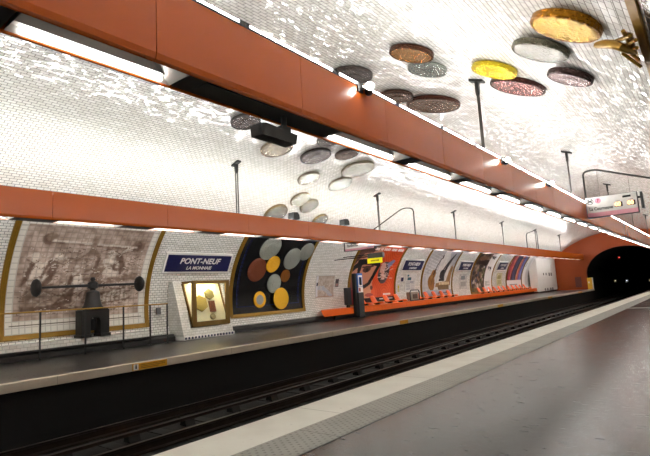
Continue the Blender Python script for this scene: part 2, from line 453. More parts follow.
# rails and sleepers
RAILS = [(-7.16, 'steel running rail of the far track on its platform-gap side'), (-8.68, 'steel running rail nearest the far platform wall'),
         (-4.28, 'steel running rail tucked closest under the near platform edge'), (-5.80, 'steel running rail of the near track, in the middle of the pit')]
for x, lb in RAILS:
    mb = MB().prism([(x-.07, -1.07), (x+.07, -1.07), (x+.07, -1.05), (x+.015, -1.03), (x+.015, -.94), (x+.036, -.925), (x+.036, -.90), (x-.036, -.90), (x-.036, -.925), (x-.015, -.94), (x-.015, -1.03), (x-.07, -1.05)], 'y', Y0+.1, Y1+50)
    tag(mb.build('running_rail', 'rail'), lb, 'rail', 'running rails in the track pit')
for x, nm in ((-7.92, 'thin steel conductor bar lying midway between the rails of the far track'), (-5.04, 'thin steel conductor bar lying midway between the rails of the near track')):
    t = thing('conductor_bar', nm, 'rail', (x, 0, -1.08))
    MB().box(x-.05, x+.05, Y0+.1, Y1+50, -.97, -.92).build('bar', 'rail', t)
    pr = None
    for i in range(40):
        if pr is None:
            pr = MB().prism([(x-.1, -1.066), (x+.1, -1.066), (x+.06, -.97), (x-.06, -.97)], 'y', 1.2, 1.4).build('insulator', 'sleeper', t)
        else:
            c = pr.copy(); COL.objects.link(c); c.location = (0, i*1.1, 0)
sl = None
for tr, cxx in (('far', -7.92), ('near', -5.04)):
    for i in range(46 if tr == 'far' else 30):
        y = (1.6 if tr == 'far' else 1.65) + i*.9
        if sl is None:
            sl = MB().bevbox(-1.0, 1.0, -.12, .12, -.07, .02, .02).build('sleeper', 'sleeper')
            o = sl
        else: o = sl.copy(); COL.objects.link(o)
        o.location = (cxx, y, -1.088)
        tag(o, f'dark sleeper lying across the {tr} track under its rails', 'sleeper', f'sleepers of the {tr} track')

# ------------------------------------------------------------------ the two orange lighting beams
def beam(root, xr, xl, lit_left, tube_x, ry, lower_mode):
    """one long orange beam: side panels, tubes on top, troughs below"""
    zb, zt = (2.85, 3.43) if lower_mode == 'near' else (2.875, 3.43)
    seams = ([-1.24, .3, 1.83, 3.36, 4.89] + [4.89+1.55*k for k in range(1, 31)]) if lower_mode == 'near' else [-1.0 + 2.54*k for k in range(0, 21)]
    seams = [Y0+.2] + [q for q in seams if q < 52.5] + [53.3]
    for a, b in zip(seams, seams[1:]):
        m = MB()
        # right face with a rolled lower lip
        m.prism([(xr, zt), (xr, zb+.05), (xr-.012, zb+.008), (xr-.03, zb), (xr-.05, zb), (xr-.05, zb+.012), (xr-.034, zb+.014), (xr-.022, zb+.055), (xr-.022, zt)], 'y', a+.003, b-.003)
        m.build('side_panel', 'orange', root)
        m = MB()
        m.prism([(xl, zt), (xl, zb+.05), (xl+.012, zb+.008), (xl+.03, zb), (xl+.05, zb), (xl+.05, zb+.012), (xl+.034, zb+.014), (xl+.022, zb+.055), (xl+.022, zt)], 'y', a+.003, b-.003)
        m.build('side_panel', 'orange', root)
    MB().box(xl+.023, xr-.023, seams[0], seams[-1], 3.26, 3.36).build('top_tray', 'cover', root)
    MB().box(xl+.001, xr-.001, 53.3, 53.33, zb, zt).box(xl+.001, xr-.001, Y0+.17, Y0+.2, zb, zt).build('end_cap', 'orange', root)
    # uplight tubes on battens
    y = 2.67 - 1.268*7
    first = None; n = 0
    while y < 52:
        if first is None:
            bt = MB().box(tube_x-.022, tube_x+.022, y+.0, y+1.262, 3.425, 3.447)
            for e in (y+.0, y+1.207): bt.box(tube_x-.02, tube_x+.02, e, e+.055, 3.44, 3.482)
            b0 = bt.build('tube_batten', 'cover', root)
            t0 = MB().tube([(tube_x, y+.055, 3.463), (tube_x, y+1.207, 3.463)], .015, 8).build('uplight_tube', 'tube_up', b0, smooth=50)
            first = (b0, t0)
        else:
            b1 = first[0].copy(); COL.objects.link(b1); b1.location = (0, n*1.268, 0)
            t1 = first[1].copy(); COL.objects.link(t1); t1.parent = b1
        y += 1.268; n += 1
    # underside: white troughs with a lamp, dark covers between
    if lower_mode == 'near':
        seg = [(1.02, 2.16)]; cov = [(Y0+.2, 1.0), (2.18, 4.08)]; k = 4.1; 
        while k < 52: seg.append((k, k+1.5)); cov.append((k+1.52, k+1.78)); k += 1.8
        seg += [(-1.2, .0), (-3.2, -1.8), (-5.4, -4.)]; cov[0] = (.02, 1.0); cov += [(-1.78, -1.22), (-3.98, -3.22), (Y0+.2, -5.42)]
    else:
        seg, cov = [], []; k = 2.13
        while k < 52: seg.append((k, k+1.3)); cov.append((k+1.32, k+2.08)); k += 2.1
        seg += [(-1.2, .0), (-3.2, -1.8), (-5.4, -4.)]; cov += [(.02, 2.11), (-1.78, -1.22), (-3.98, -3.22), (Y0+.2, -5.42)]
    in0, in1 = xl+.036, xr-.036
    lamp = in0+.02 if lit_left else in1-.045; lz = 2.892 if lit_left else 2.905
    for a, b in seg:
        m = MB()
        m.quad((in0, a, 2.87), (in0, b, 2.87), (in0+.05, b-.05, 3.03), (in0+.05, a+.05, 3.03))
        m.quad((in1, a, 2.87), (in1, b, 2.87), (in1-.05, b-.05, 3.03), (in1-.05, a+.05, 3.03))
        m.quad((in0+.05, a+.05, 3.03), (in1-.05, a+.05, 3.03), (in1-.05, b-.05, 3.03), (in0+.05, b-.05, 3.03))
        m.quad((in0, a, 2.87), (in1, a, 2.87), (in1-.05, a+.05, 3.03), (in0+.05, a+.05, 3.03))
        m.quad((in0, b, 2.87), (in1, b, 2.87), (in1-.05, b-.2, 3.03), (in0+.05, b-.2, 3.03))
        if lit_left: m.quad((in0+.004, a+.02, 2.915), (in0+.05, a+.02, 2.925), (in0+.05, b-.02, 2.925), (in0+.004, b-.02, 2.915))  # added baffle over the lamp, keeps its light off the trough roof
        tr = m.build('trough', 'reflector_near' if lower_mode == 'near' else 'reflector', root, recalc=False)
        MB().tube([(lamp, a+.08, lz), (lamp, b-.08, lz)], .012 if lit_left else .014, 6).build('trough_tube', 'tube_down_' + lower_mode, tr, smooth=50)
    for a, b in cov:
        m = MB().box(in0, in1, a, b, 2.872, 2.9)
        if b-a > .8: m.box(in0+.06, in1-.06, a+.15, (a+b)/2-.05, 2.866, 2.872)
        m.build('cover_plate', 'cover', root)
    # hangers: ceiling plate, bracket and twin rods
    for y in ry:
        xm = (xr+xl)/2; dx = abs(xm-XC); zc = VZ + VB*math.sqrt(1-(dx/VA)**2)
        sgn = 1 if xm > XC else -1; sl_ = -sgn*VB/VA*(dx/VA)/math.sqrt(1-(dx/VA)**2)
        m = MB()
        def zp(x): return zc + sl_*(x-xm)
        m.prism([(xm-.13, zp(xm-.13)-.045), (xm+.13, zp(xm+.13)-.045), (xm+.13, zp(xm+.13)+.01), (xm-.13, zp(xm-.13)+.01)], 'y', y-.07, y+.07)
        h = m.build('hanger', 'cover', root)
        MB().prism([(y-.05, zc-.04), (y+.05, zc-.04), (y+.045, zc-.24), (y+.02, zc-.3), (y-.02, zc-.3), (y-.045, zc-.24)], 'x', xm-.03, xm+.03).build('bracket', 'cover', h)
        m = MB()
        for d in (-.036, .036): m.tube([(xm, y+d, 3.3), (xm, y+d, zc-.2)], .017, 6)
        m.build('twin_rod', 'steel', h, smooth=50)
XRN, XLN, XRF, XLF = -2.81, -3.19, -9.81, -10.19
nb = thing('lighting_beam', 'orange lighting beam over the near platform, running across the top of the picture', 'beam', (-3., 0, 3.1))
beam(nb, XRN, XLN, True, XRN-.02, [1.4] + [8.65, 15.7, 22.76, 30.0, 37.2, 44.4], 'near')
fb = thing('lighting_beam', 'orange lighting beam over the far platform, above the posters', 'beam', (-10., 0, 3.1))
beam(fb, XRF, XLF, False, XLF+.02, [1.7] + [8.96, 16.24, 23.48, 30.71, 37.96, 45.2], 'far')

# spotlights clipped to the near beam, hooded ones on the far beam
def spot_thing(y, lb):
    t = thing('spotlight', lb, 'spotlight', (-2.81, y, 3.43), 'spotlights clamped on the near beam')
    MB().box(-2.83, -2.795, y-.05, y+.05, 3.36, 3.47).build('clamp', 'black', t)
    d = Vector((.5, -.62, .16)).normalized(); mat = Matrix.Translation((-2.735, y+.08, 3.405)) @ d.to_track_quat('-Z', 'Y').to_matrix().to_4x4()
    hd = MB().lathe([(0, .09), (.035, .09), (.05, .06), (.056, -.05), (.05, -.05), (.047, -.03), (0, -.03)], 16, mat=mat).build('lamp_head', 'black', t, smooth=40)
    MB().lathe([(0, -.095), (.025, -.088), (.042, -.066), (.047, -.04), (.047, -.032), (0, -.032)], 16, mat=mat).build('lens', 'spot', hd)
    MB().tube([(-2.8, y, 3.40), (-2.76, y, 3.39), (-2.75, y+.06, 3.405)], .012, 6).build('arm', 'black', t)
spot_thing(4.36, 'clamped spotlight glaring on the near beam, closest to the camera')
spot_thing(8.98, 'clamped spotlight glaring on the near beam, the middle one of three')
spot_thing(12.1, 'clamped spotlight glaring on the near beam, the farthest of three')
for y, lb in ((11.2, 'black hooded floodlight on top of the far beam, the nearer of two'), (13.85, 'black hooded floodlight on top of the far beam, the farther of two')):
    t = thing('floodlight', lb, 'floodlight', (-9.95, y, 3.36), 'hooded floodlights on the far beam')
    MB().prism([(y-.15, 3.48), (y-.13, 3.68), (y+.05, 3.70), (y+.14, 3.62), (y+.15, 3.48)], 'x', -10.06, -9.84).build('housing', 'black', t)
    MB().box(-9.98, -9.92, y-.03, y+.03, 3.362, 3.48).build('foot', 'black', t)

# black speaker box hung below the near beam
t = thing('loudspeaker', 'black wedge-shaped box hung below the near beam on a short arm', 'loudspeaker', (-3., 3.2, 2.86))
m = MB(); yb = 3.16
m.prism([(yb-.23, 2.70), (yb-.17, 2.715), (yb+.25, 2.69), (yb+.22, 2.595), (yb-.22, 2.60)], 'x', -3.07, -2.93); m.build('cabinet', 'black', t)
m = MB().tube([(-3., 3.3, 2.865), (-3., 3.3, 2.70)], .028, 10); m.build('stem', 'black', t, smooth=50)
MB().box(-3.04, -2.96, 3.24, 3.35, 2.66, 2.76).build('bracket', 'black', t)

# ------------------------------------------------------------------ art: painted pixel grids laid on curved boards
class Art:
    def __init__(s, wd, ht, px=.03, bg=(255, 255, 255)):
        s.w, s.h, s.px = wd, ht, px; s.nx, s.ny = int(round(wd/px)), int(round(ht/px))
        s.a = np.tile(np.array(bg, float), (s.ny, s.nx, 1))
        s.X, s.Y = np.meshgrid((np.arange(s.nx)+.5)/s.nx, (np.arange(s.ny)+.5)/s.ny)   # 0..1, y up
    def put(s, mask, c, al=1.):
        m = np.asarray(mask, float)[..., None]*al; s.a = s.a*(1-m) + np.array(c, float)*m; return s
    def poly(s, pts, c, al=1.):
        inside = np.zeros(s.X.shape, bool); n = len(pts)
        for i in range(n):
            (x1, y1), (x2, y2) = pts[i], pts[(i+1) % n]
            if y1 == y2: continue
            cnd = ((y1 > s.Y) != (y2 > s.Y)) & (s.X < (x2-x1)*(s.Y-y1)/(y2-y1)+x1); inside ^= cnd
        return s.put(inside, c, al)
    def ell(s, cx, cy, rx, ry, c, al=1., rot=0.):
        asp = s.h/s.w; dx, dy = s.X-cx, (s.Y-cy)*asp; ca, sa = math.cos(rot), math.sin(rot)
        u, v = dx*ca+dy*sa, -dx*sa+dy*ca
        return s.put((u/rx)**2+(v/(ry*asp))**2 < 1, c, al)
    def line(s, x1, y1, x2, y2, wdt, c, al=1.):
        asp = s.h/s.w; ax, ay, bx, by = x1, y1*asp, x2, y2*asp; dx, dy = bx-ax, by-ay; L = dx*dx+dy*dy+1e-12
        t = np.clip(((s.X-ax)*dx+(s.Y*asp-ay)*dy)/L, 0, 1)
        return s.put(np.hypot(s.X-ax-t*dx, s.Y*asp-ay-t*dy) < wdt/2, c, al)
    def rect(s, x0, y0, x1, y1, c, al=1.): return s.put((s.X >= x0) & (s.X < x1) & (s.Y >= y0) & (s.Y < y1), c, al)
    def noise(s, cells, seed):
        r = np.random.default_rng(seed); gx = max(2, int(cells)); gy = max(2, int(cells*s.h/s.w)+1); g = r.random((gy+2, gx+2))
        fx, fy = s.X*gx, s.Y*gy; ix, iy = fx.astype(int), fy.astype(int); tx, ty = fx-ix, fy-iy; tx = tx*tx*(3-2*tx); ty = ty*ty*(3-2*ty)
        return (g[iy, ix]*(1-tx)+g[iy, ix+1]*tx)*(1-ty) + (g[iy+1, ix]*(1-tx)+g[iy+1, ix+1]*tx)*ty
    def mottle(s, cells, amt, seed):
        s.a = np.clip(s.a + (s.noise(cells, seed)-.5)[..., None]*amt, 0, 255); return s
    def strokes(s, x0, y0, x1, y1, n, c, wdt, seed, ln=.1):
        r = np.random.default_rng(seed)
        for _ in range(n):
            x, y, a = r.uniform(x0, x1), r.uniform(y0, y1), r.uniform(-.6, .9); s.line(x, y, x+ln*math.cos(a), y+ln*math.sin(a), wdt, c, .8)
        return s
    def mesh(s, name, pos):
        """pos(u, v) gives the 3-D point for u, v in 0..1"""
        vs = [pos(i/s.nx, j/s.ny) for j in range(s.ny+1) for i in range(s.nx+1)]
        k = s.nx+1
        fs = [(j*k+i, j*k+i+1, (j+1)*k+i+1, (j+1)*k+i) for j in range(s.ny) for i in range(s.nx)]
        me = bpy.data.meshes.new(name); me.from_pydata(vs, [], fs)
        at = me.attributes.new('art', 'FLOAT_COLOR', 'FACE')
        c = np.ones((s.ny*s.nx, 4)); c[:, :3] = lin(s.a.reshape(-1, 3)); at.data.foreach_set('color', c.ravel().astype(np.float32))
        me.polygons.foreach_set('use_smooth', [True]*len(me.polygons)); me.update(); return me
def wall_art(name, art, y0, y1, s0, s1, off, parent, mat='art', side=-1):
    def pos(u, v):
        yy = y0 + (y1-y0)*u if side < 0 else y1 - (y1-y0)*u
        return vpos(yy, s0 + (s1-s0)*v, off, side)
    o = link(name, art.mesh(name, pos), mat, parent)
    return o
def frame(parent, y0, y1, s0, s1, wd=.12, th=.05, mat='gilt', side=-1):
    m = MB()
    slab(m, y0, y0+wd, s0, s1, .004, th, side); slab(m, y1-wd, y1, s0, s1, .004, th, side)
    slab(m, y0+wd, y1-wd, s0, s0+wd, .004, th, side, 2); slab(m, y0+wd, y1-wd, s1-wd, s1, .004, th, side, 2)
    for e in (y0+wd*.25, y0+wd*.75-.015, y1-wd*.25-.015, y1-wd*.75): slab(m, e, e+.015, s0+wd*.3, s1-wd*.3, th, th+.012, side)
    m.build('frame', mat, parent)
S0, S1 = z2s(.46), z2s(3.62)
HT = S1-S0

# the big brown tile mural
def mural_art():
    A = Art(3.66, HT-.24, .026, (226, 222, 212))
    A.rect(.026, .066, .974, .9, (120, 112, 100)); A.rect(.031, .073, .969, .893, (226, 222, 212))
    ins = (A.X > .05) & (A.X < .945) & (A.Y > .105) & (A.Y < .872)
    base = Art(A.w, A.h, .026, (178, 158, 145)).mottle(7, 46, 3).mottle(24, 36, 4).mottle(60, 24, 5)
    dk, md, lt = (106, 84, 72), (140, 118, 104), (226, 216, 204)
    b = base; raw = base.a.copy()
    b.ell(.2, .75, .045, .05, dk); b.ell(.215, .77, .035, .04, md); b.ell(.86, .72, .05, .06, md); b.ell(.86, .72, .03, .04, dk)
    b.line(.23, .735, .84, .70, .022, lt); b.line(.23, .722, .84, .687, .009, dk)
    b.poly([(.5, .8), (.53, .8), (.535, .68), (.58, .62), (.57, .59), (.52, .62), (.47, .6), (.46, .62), (.5, .67)], md)
    b.poly([(.56, .6), (.59, .6), (.55, .3), (.51, .2), (.49, .22), (.53, .35)], dk)
    # workman on the left, leaning on the bar
    b.ell(.145, .6, .025, .035, lt); b.poly([(.12, .57), (.19, .55), (.24, .42), (.2, .33), (.12, .36), (.09, .46)], lt); b.poly([(.12, .56), (.15, .54), (.12, .4), (.08, .36)], dk)
    b.poly([(.12, .36), (.2, .33), (.22, .2), (.18, .17), (.16, .28), (.12, .17), (.08, .17)], md); b.line(.19, .52, .29, .6, .03, lt); b.line(.24, .56, .2, .42, .018, dk)
    b.ell(.29, .6, .03, .03, lt); b.poly([(.25, .58), (.31, .55), (.26, .36), (.2, .3), (.18, .33), (.23, .42)], dk)
    # seated figure at the centre, group on the right
    b.ell(.43, .5, .022, .03, lt); b.poly([(.4, .47), (.47, .46), (.5, .34), (.45, .3), (.38, .32)], lt); b.poly([(.4, .46), (.42, .42), (.4, .32), (.36, .3)], dk)
    b.ell(.66, .64, .028, .035, lt); b.poly([(.61, .58), (.7, .62), (.77, .5), (.73, .42), (.62, .45)], lt); b.poly([(.7, .62), (.74, .66), (.8, .5), (.76, .44)], dk)
    b.poly([(.6, .58), (.64, .5), (.58, .4), (.54, .42)], md); b.line(.74, .64, .8, .7, .02, lt); b.ell(.72, .52, .03, .04, dk); b.ell(.73, .53, .018, .025, lt)
    b.poly([(.55, .4), (.9, .46), (.9, .41), (.56, .35)], md); b.poly([(.28, .2), (.44, .36), (.42, .2)], dk); b.poly([(.09, .2), (.3, .21), (.5, .17), (.09, .16)], dk)
    b.poly([(.62, .28), (.82, .33), (.85, .22), (.64, .19)], lt); b.line(.62, .28, .82, .33, .012, dk); b.line(.64, .2, .85, .23, .012, dk)
    for q in range(6): b.line(.64+q*.035, .21, .65+q*.035, .3, .007, dk)
    b.strokes(.08, .18, .9, .6, 90, dk, .007, 5, .05); b.strokes(.08, .18, .9, .6, 80, lt, .006, 6, .045); b.strokes(.58, .4, .85, .7, 40, dk, .006, 9, .04)
    k = np.pad(b.a, ((1, 1), (1, 1), (0, 0)), 'edge'); sm = sum(k[i:i+b.ny, j:j+b.nx] for i in range(3) for j in range(3))/9
    b.a = sm*.55 + b.a*.33 + raw*.12; b.mottle(50, 36, 8); b.strokes(.06, .14, .92, .7, 150, (120, 98, 86), .0045, 21, .035); b.strokes(.06, .14, .92, .7, 90, (222, 212, 200), .0045, 22, .03)
    A.a[ins] = b.a[ins]
    g = .15
    gx = (A.X*A.w) % g < .027; gy = (A.Y*A.h) % g < .027
    A.put(gx | gy, (84, 76, 68), .2)
    return A
t = thing('tile_mural', 'brown engraving-style tile mural in a gilt frame behind the coin press', 'mural', vpos(6.4, S0))
frame(t, 4.42, 8.40, S0, S1, .13)
wall_art('panel', mural_art(), 4.55, 8.27, S0+.13, S1-.13, .02, t, 'art_tile')

# black tile panel with the discs
t = thing('coin_mural', 'black tile panel in a gilt frame carrying nine coloured coin discs', 'panel', vpos(13.6, S0))
frame(t, 11.56, 15.60, S0, S1, .13)
A = Art(3.78, HT-.26, .03, (20, 20, 22)).mottle(25, 12, 2)
for i0, i1, c in ((.055, .062, (38, 44, 92)), (.075, .08, (30, 34, 66))):
    A.rect(i0, i0*1.3, i1, 1, c); A.rect(1-i1, i0*1.3, 1-i0, 1, c); A.rect(i0, i0*1.3, 1-i0, i1*1.3, c)
A.put(((A.X*A.w) % .15 < .03) | ((A.Y*A.h) % .15 < .03), (6, 6, 7), .8)
wall_art('panel', A, 11.69, 15.47, S0+.13, S1-.13, .02, t, 'art_tile')

# ------------------------------------------------------------------ coins
def hit(px, py, off=0.):
    d = RW @ np.array([px-325, py-228, F_PX]); a, b = VA-off, VB-off; ox, oz = 0-XC, 1.2-VZ
    qa = (d[0]/a)**2+(d[2]/b)**2; qb = 2*(ox*d[0]/a**2+oz*d[2]/b**2); qc = (ox/a)**2+(oz/b)**2-1
    k = (-qb+math.sqrt(qb*qb-4*qa*qc))/(2*qa); return np.array([0, 0, 1.2])+d*k
CM = {}
def cmat(col, **kw):
    if col not in CM: CM[col] = coin_mat('coin metal %d' % len(CM), col, **kw)
    return CM[col]
def coin(x, y, z, r, th, col, label, group, inner=None, rim=None, lift=0., metal=.75, relief='head', tilt=1.):
    nx, nz = -(x-XC)/VA**2*tilt, -(z-VZ)/VB**2; n = Vector((nx, 0, nz)).normalized()
    yv = Vector((0, 1, 0)); xv = yv.cross(n).normalized()
    # slide along the normal so the back lies on the vault
    k = 0.
    for _ in range(40):
        X_, Z_ = x-n.x*k, z-n.z*k
        g = ((X_-XC)/VA)**2+((Z_-VZ)/VB)**2-1
        if g > 0: k -= .02
        else: k += .006
    o = Vector((x, y, z)) - n*k + n*(lift+.004)
    mw = Matrix(((yv.x, -xv.x, n.x, o.x), (yv.y, -xv.y, n.y, o.y), (yv.z, -xv.z, n.z, o.z), (0, 0, 0, 1)))
    t = thing('coin_disc', label, 'coin', group=group, mw=mw)
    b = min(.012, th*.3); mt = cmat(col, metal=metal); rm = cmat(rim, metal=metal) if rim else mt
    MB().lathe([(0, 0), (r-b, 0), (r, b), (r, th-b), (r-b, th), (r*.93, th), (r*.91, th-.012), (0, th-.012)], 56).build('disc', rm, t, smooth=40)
    m = MB(); ri = r*.905 if not inner else r*.6
    fm = cmat(inner, metal=metal) if inner else mt
    f = m.lathe([(0, th-.011), (ri, th-.011), (ri, th-.004), (ri*.985, th-.002), (ri*.84, th-.002), (ri*.83, th-.006), (0, th-.006)], 48).build('face', fm, t, smooth=40)
    m = MB(); rr = ri*.8; h0, h1 = th-.007, th+.004
    if relief == 'head':
        pr = [(.05, -.62), (-.32, -.6), (-.22, -.3), (-.42, .0), (-.4, .38), (-.1, .62), (.22, .56), (.34, .3), (.33, .12), (.44, -.06), (.33, -.1), (.34, -.24), (.24, -.34), (.12, -.32)]
        m.prism([(a*rr, c*rr) for a, c in pr], 'z', h0, h1)
    elif relief == 'star':
        m.prism([(rr*(.7 if i % 2 == 0 else .32)*math.sin(math.pi*i/6), rr*(.7 if i % 2 == 0 else .32)*math.cos(math.pi*i/6)) for i in range(12)], 'z', h0, h1)
    elif relief == 'wreath':
        for i in range(14):
            a = -2.2+4.4*i/13+math.pi*1.5-math.pi; cx_, cy_ = .72*rr*math.cos(a), .72*rr*math.sin(a)
            m.lathe([(0, .006), (rr*.09, .002), (rr*.1, 0)], 8, mat=Matrix.Translation((cx_, cy_, h0+.002)) @ Matrix.Rotation(a+.6, 4, 'Z') @ Matrix.Diagonal((1, 1.8, 1, 1)))
        for q in (-.2, .05, .3): m.box(-.4*rr, .4*rr, q*rr-.06*rr, q*rr+.06*rr, h0, h1-.003)
    if m.v: m.build('relief', fm, f)
    return t
GC, BR, SI, GO, CU, DK = (178, 128, 44), (110, 84, 66), (190, 192, 184), (240, 200, 40), (150, 112, 104), (92, 88, 84)
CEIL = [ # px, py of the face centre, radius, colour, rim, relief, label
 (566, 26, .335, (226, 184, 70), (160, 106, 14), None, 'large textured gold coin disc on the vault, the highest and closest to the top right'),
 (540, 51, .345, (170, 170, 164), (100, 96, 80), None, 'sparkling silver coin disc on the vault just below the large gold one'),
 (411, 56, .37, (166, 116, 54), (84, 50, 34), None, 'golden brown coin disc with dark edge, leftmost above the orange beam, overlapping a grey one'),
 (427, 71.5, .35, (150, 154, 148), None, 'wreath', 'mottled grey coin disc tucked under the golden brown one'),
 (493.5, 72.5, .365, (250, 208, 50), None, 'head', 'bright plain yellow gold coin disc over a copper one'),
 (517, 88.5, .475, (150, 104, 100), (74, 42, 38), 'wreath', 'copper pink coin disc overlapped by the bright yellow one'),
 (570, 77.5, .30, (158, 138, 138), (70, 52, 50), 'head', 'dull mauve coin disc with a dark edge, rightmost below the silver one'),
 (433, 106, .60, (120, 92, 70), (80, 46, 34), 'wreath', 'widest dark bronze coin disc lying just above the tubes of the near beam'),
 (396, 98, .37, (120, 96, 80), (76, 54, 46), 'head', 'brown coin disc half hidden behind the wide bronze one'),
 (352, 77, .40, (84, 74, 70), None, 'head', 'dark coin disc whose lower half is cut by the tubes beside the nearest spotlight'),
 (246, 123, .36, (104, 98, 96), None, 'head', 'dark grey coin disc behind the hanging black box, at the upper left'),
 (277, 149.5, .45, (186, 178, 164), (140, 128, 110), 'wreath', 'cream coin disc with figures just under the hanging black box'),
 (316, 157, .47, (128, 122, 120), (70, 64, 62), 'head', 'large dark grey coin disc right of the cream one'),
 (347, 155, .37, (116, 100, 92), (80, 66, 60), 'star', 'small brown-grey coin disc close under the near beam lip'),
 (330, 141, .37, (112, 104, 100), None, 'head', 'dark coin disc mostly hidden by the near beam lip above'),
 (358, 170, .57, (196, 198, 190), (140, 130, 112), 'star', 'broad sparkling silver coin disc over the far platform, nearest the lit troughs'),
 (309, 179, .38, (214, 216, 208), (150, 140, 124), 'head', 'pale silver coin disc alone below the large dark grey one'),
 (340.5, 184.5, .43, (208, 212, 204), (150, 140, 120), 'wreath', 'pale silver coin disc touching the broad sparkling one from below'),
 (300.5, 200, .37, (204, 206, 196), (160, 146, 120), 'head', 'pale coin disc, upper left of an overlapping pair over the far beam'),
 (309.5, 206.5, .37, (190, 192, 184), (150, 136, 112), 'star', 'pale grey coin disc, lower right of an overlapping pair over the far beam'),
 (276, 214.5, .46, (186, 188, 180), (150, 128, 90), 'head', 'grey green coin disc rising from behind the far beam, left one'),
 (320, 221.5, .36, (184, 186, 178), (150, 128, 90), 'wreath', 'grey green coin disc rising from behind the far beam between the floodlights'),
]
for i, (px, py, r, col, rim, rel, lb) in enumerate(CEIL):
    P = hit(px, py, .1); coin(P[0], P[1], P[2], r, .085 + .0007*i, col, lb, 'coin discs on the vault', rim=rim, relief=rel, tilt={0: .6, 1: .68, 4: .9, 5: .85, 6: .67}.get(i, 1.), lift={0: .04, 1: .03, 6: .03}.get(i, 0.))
PANEL = [(13.03, (271, 248.6), .50, (150, 154, 146), None, 'large silver coin disc at the top of the black panel'),
 (12.74, (257.5, 270), .46, (112, 54, 30), None, 'large red-brown coin disc at the left of the black panel'),
 (13.43, (272.7, 264), .34, (236, 174, 30), None, 'gold coin disc touching the red-brown one on the black panel'),
 (14.41, (292, 258.5), .46, (140, 144, 136), None, 'silver coin disc right of the gold ones on the black panel'),
 (15.13, (307, 252), .40, (136, 140, 132), None, 'silver coin disc at the upper right corner of the black panel'),
 (14.33, (285.5, 276), .26, (128, 76, 24), None, 'smallest brown coin disc on the black panel'),
 (13.71, (273.5, 283.3), .37, (146, 150, 140), None, 'silver coin disc at the centre of the black panel'),
 (13.04, (260, 299.7), .31, (236, 176, 34), (150, 154, 146), 'two-tone coin disc, grey heart in a gold ring, low on the black panel'),
 (14.11, (279.7, 298.5), .42, (240, 178, 30), None, 'gold coin disc at the bottom of the black panel')]
for i, (yy, (px, py), r, col, inn, lb) in enumerate(PANEL):
    P = hit(px, py, .06); coin(P[0], P[1], P[2], r, .036 + .0005*i, col, lb, 'coin discs on the black panel', inner=inn, lift=.022 + (.044 if i in (2, 3, 6) else .088 if i == 8 else 0), metal=.25)

# ------------------------------------------------------------------ station name boards
def name_board(y0, y1, z0, z1, lb):
    a, b = vpos(0, z2s(z0)), vpos(0, z2s(z1))
    up = Vector((b[0]-a[0], 0, b[2]-a[2])); L = up.length; up.normalize(); n = Vector((0, 1, 0)).cross(up).normalized()
    A0 = Vector((a[0], 0, a[2])) + n*.02
    t = thing('station_name_board', lb, 'sign', (A0.x, (y0+y1)/2, A0.z), 'blue station name boards on the far wall')
    def P(y, v, d): q = A0 + up*(v*L) + n*d; return (q.x, y, q.z)
    m = MB(); 
    def blk(ya, yb, va, vb, d0, d1):
        m.add([P(ya, va, d0), P(yb, va, d0), P(yb, vb, d0), P(ya, vb, d0), P(ya, va, d1), P(yb, va, d1), P(yb, vb, d1), P(ya, vb, d1)],
              [(0, 1, 2, 3), (4, 5, 6, 7), (0, 1, 5, 4), (1, 2, 6, 5), (2, 3, 7, 6), (3, 0, 4, 7)])
    blk(y0, y1, 0, 1, .005, .075); m.build('board', 'blue_enamel', t)
    m = MB()
    for c in ((y0-.06, y0, -.1, 1.1), (y1, y1+.06, -.1, 1.1), (y0, y1, -.12, 0), (y0, y1, 1, 1.12)): blk(*c, -.02, .06)
    m.build('surround', 'white_paint', t)
    yc = (y0+y1)/2; w_ = y1-y0
    q = A0+up*(L*.63)+n*.08; put_text('lettering', 'PONT-NEUF', .27, 'white_paint', t, (q.x, yc, q.z), (0, 1, 0), up, shear=.18, bold=.006, sx=w_/2.5*1.06)
    q = A0+up*(L*.22)+n*.08; put_text('lettering', 'LA MONNAIE', .155, 'white_paint', t, (q.x, yc-.0, q.z), (0, 1, 0), up, shear=.18, bold=.004, sx=w_/2.5*1.06)
name_board(8.78, 11.28, 2.15, 2.65, 'blue PONT-NEUF name board above the lit glass showcase')
name_board(23.5, 25.65, 2.18, 2.69, 'blue PONT-NEUF name board right of the red glasses poster')
name_board(30.97, 33.05, 2.18, 2.69, 'blue PONT-NEUF name board right of the violin poster')
name_board(38.35, 40.3, 2.2, 2.74, 'blue PONT-NEUF name board farthest away, right of the dark picture poster')

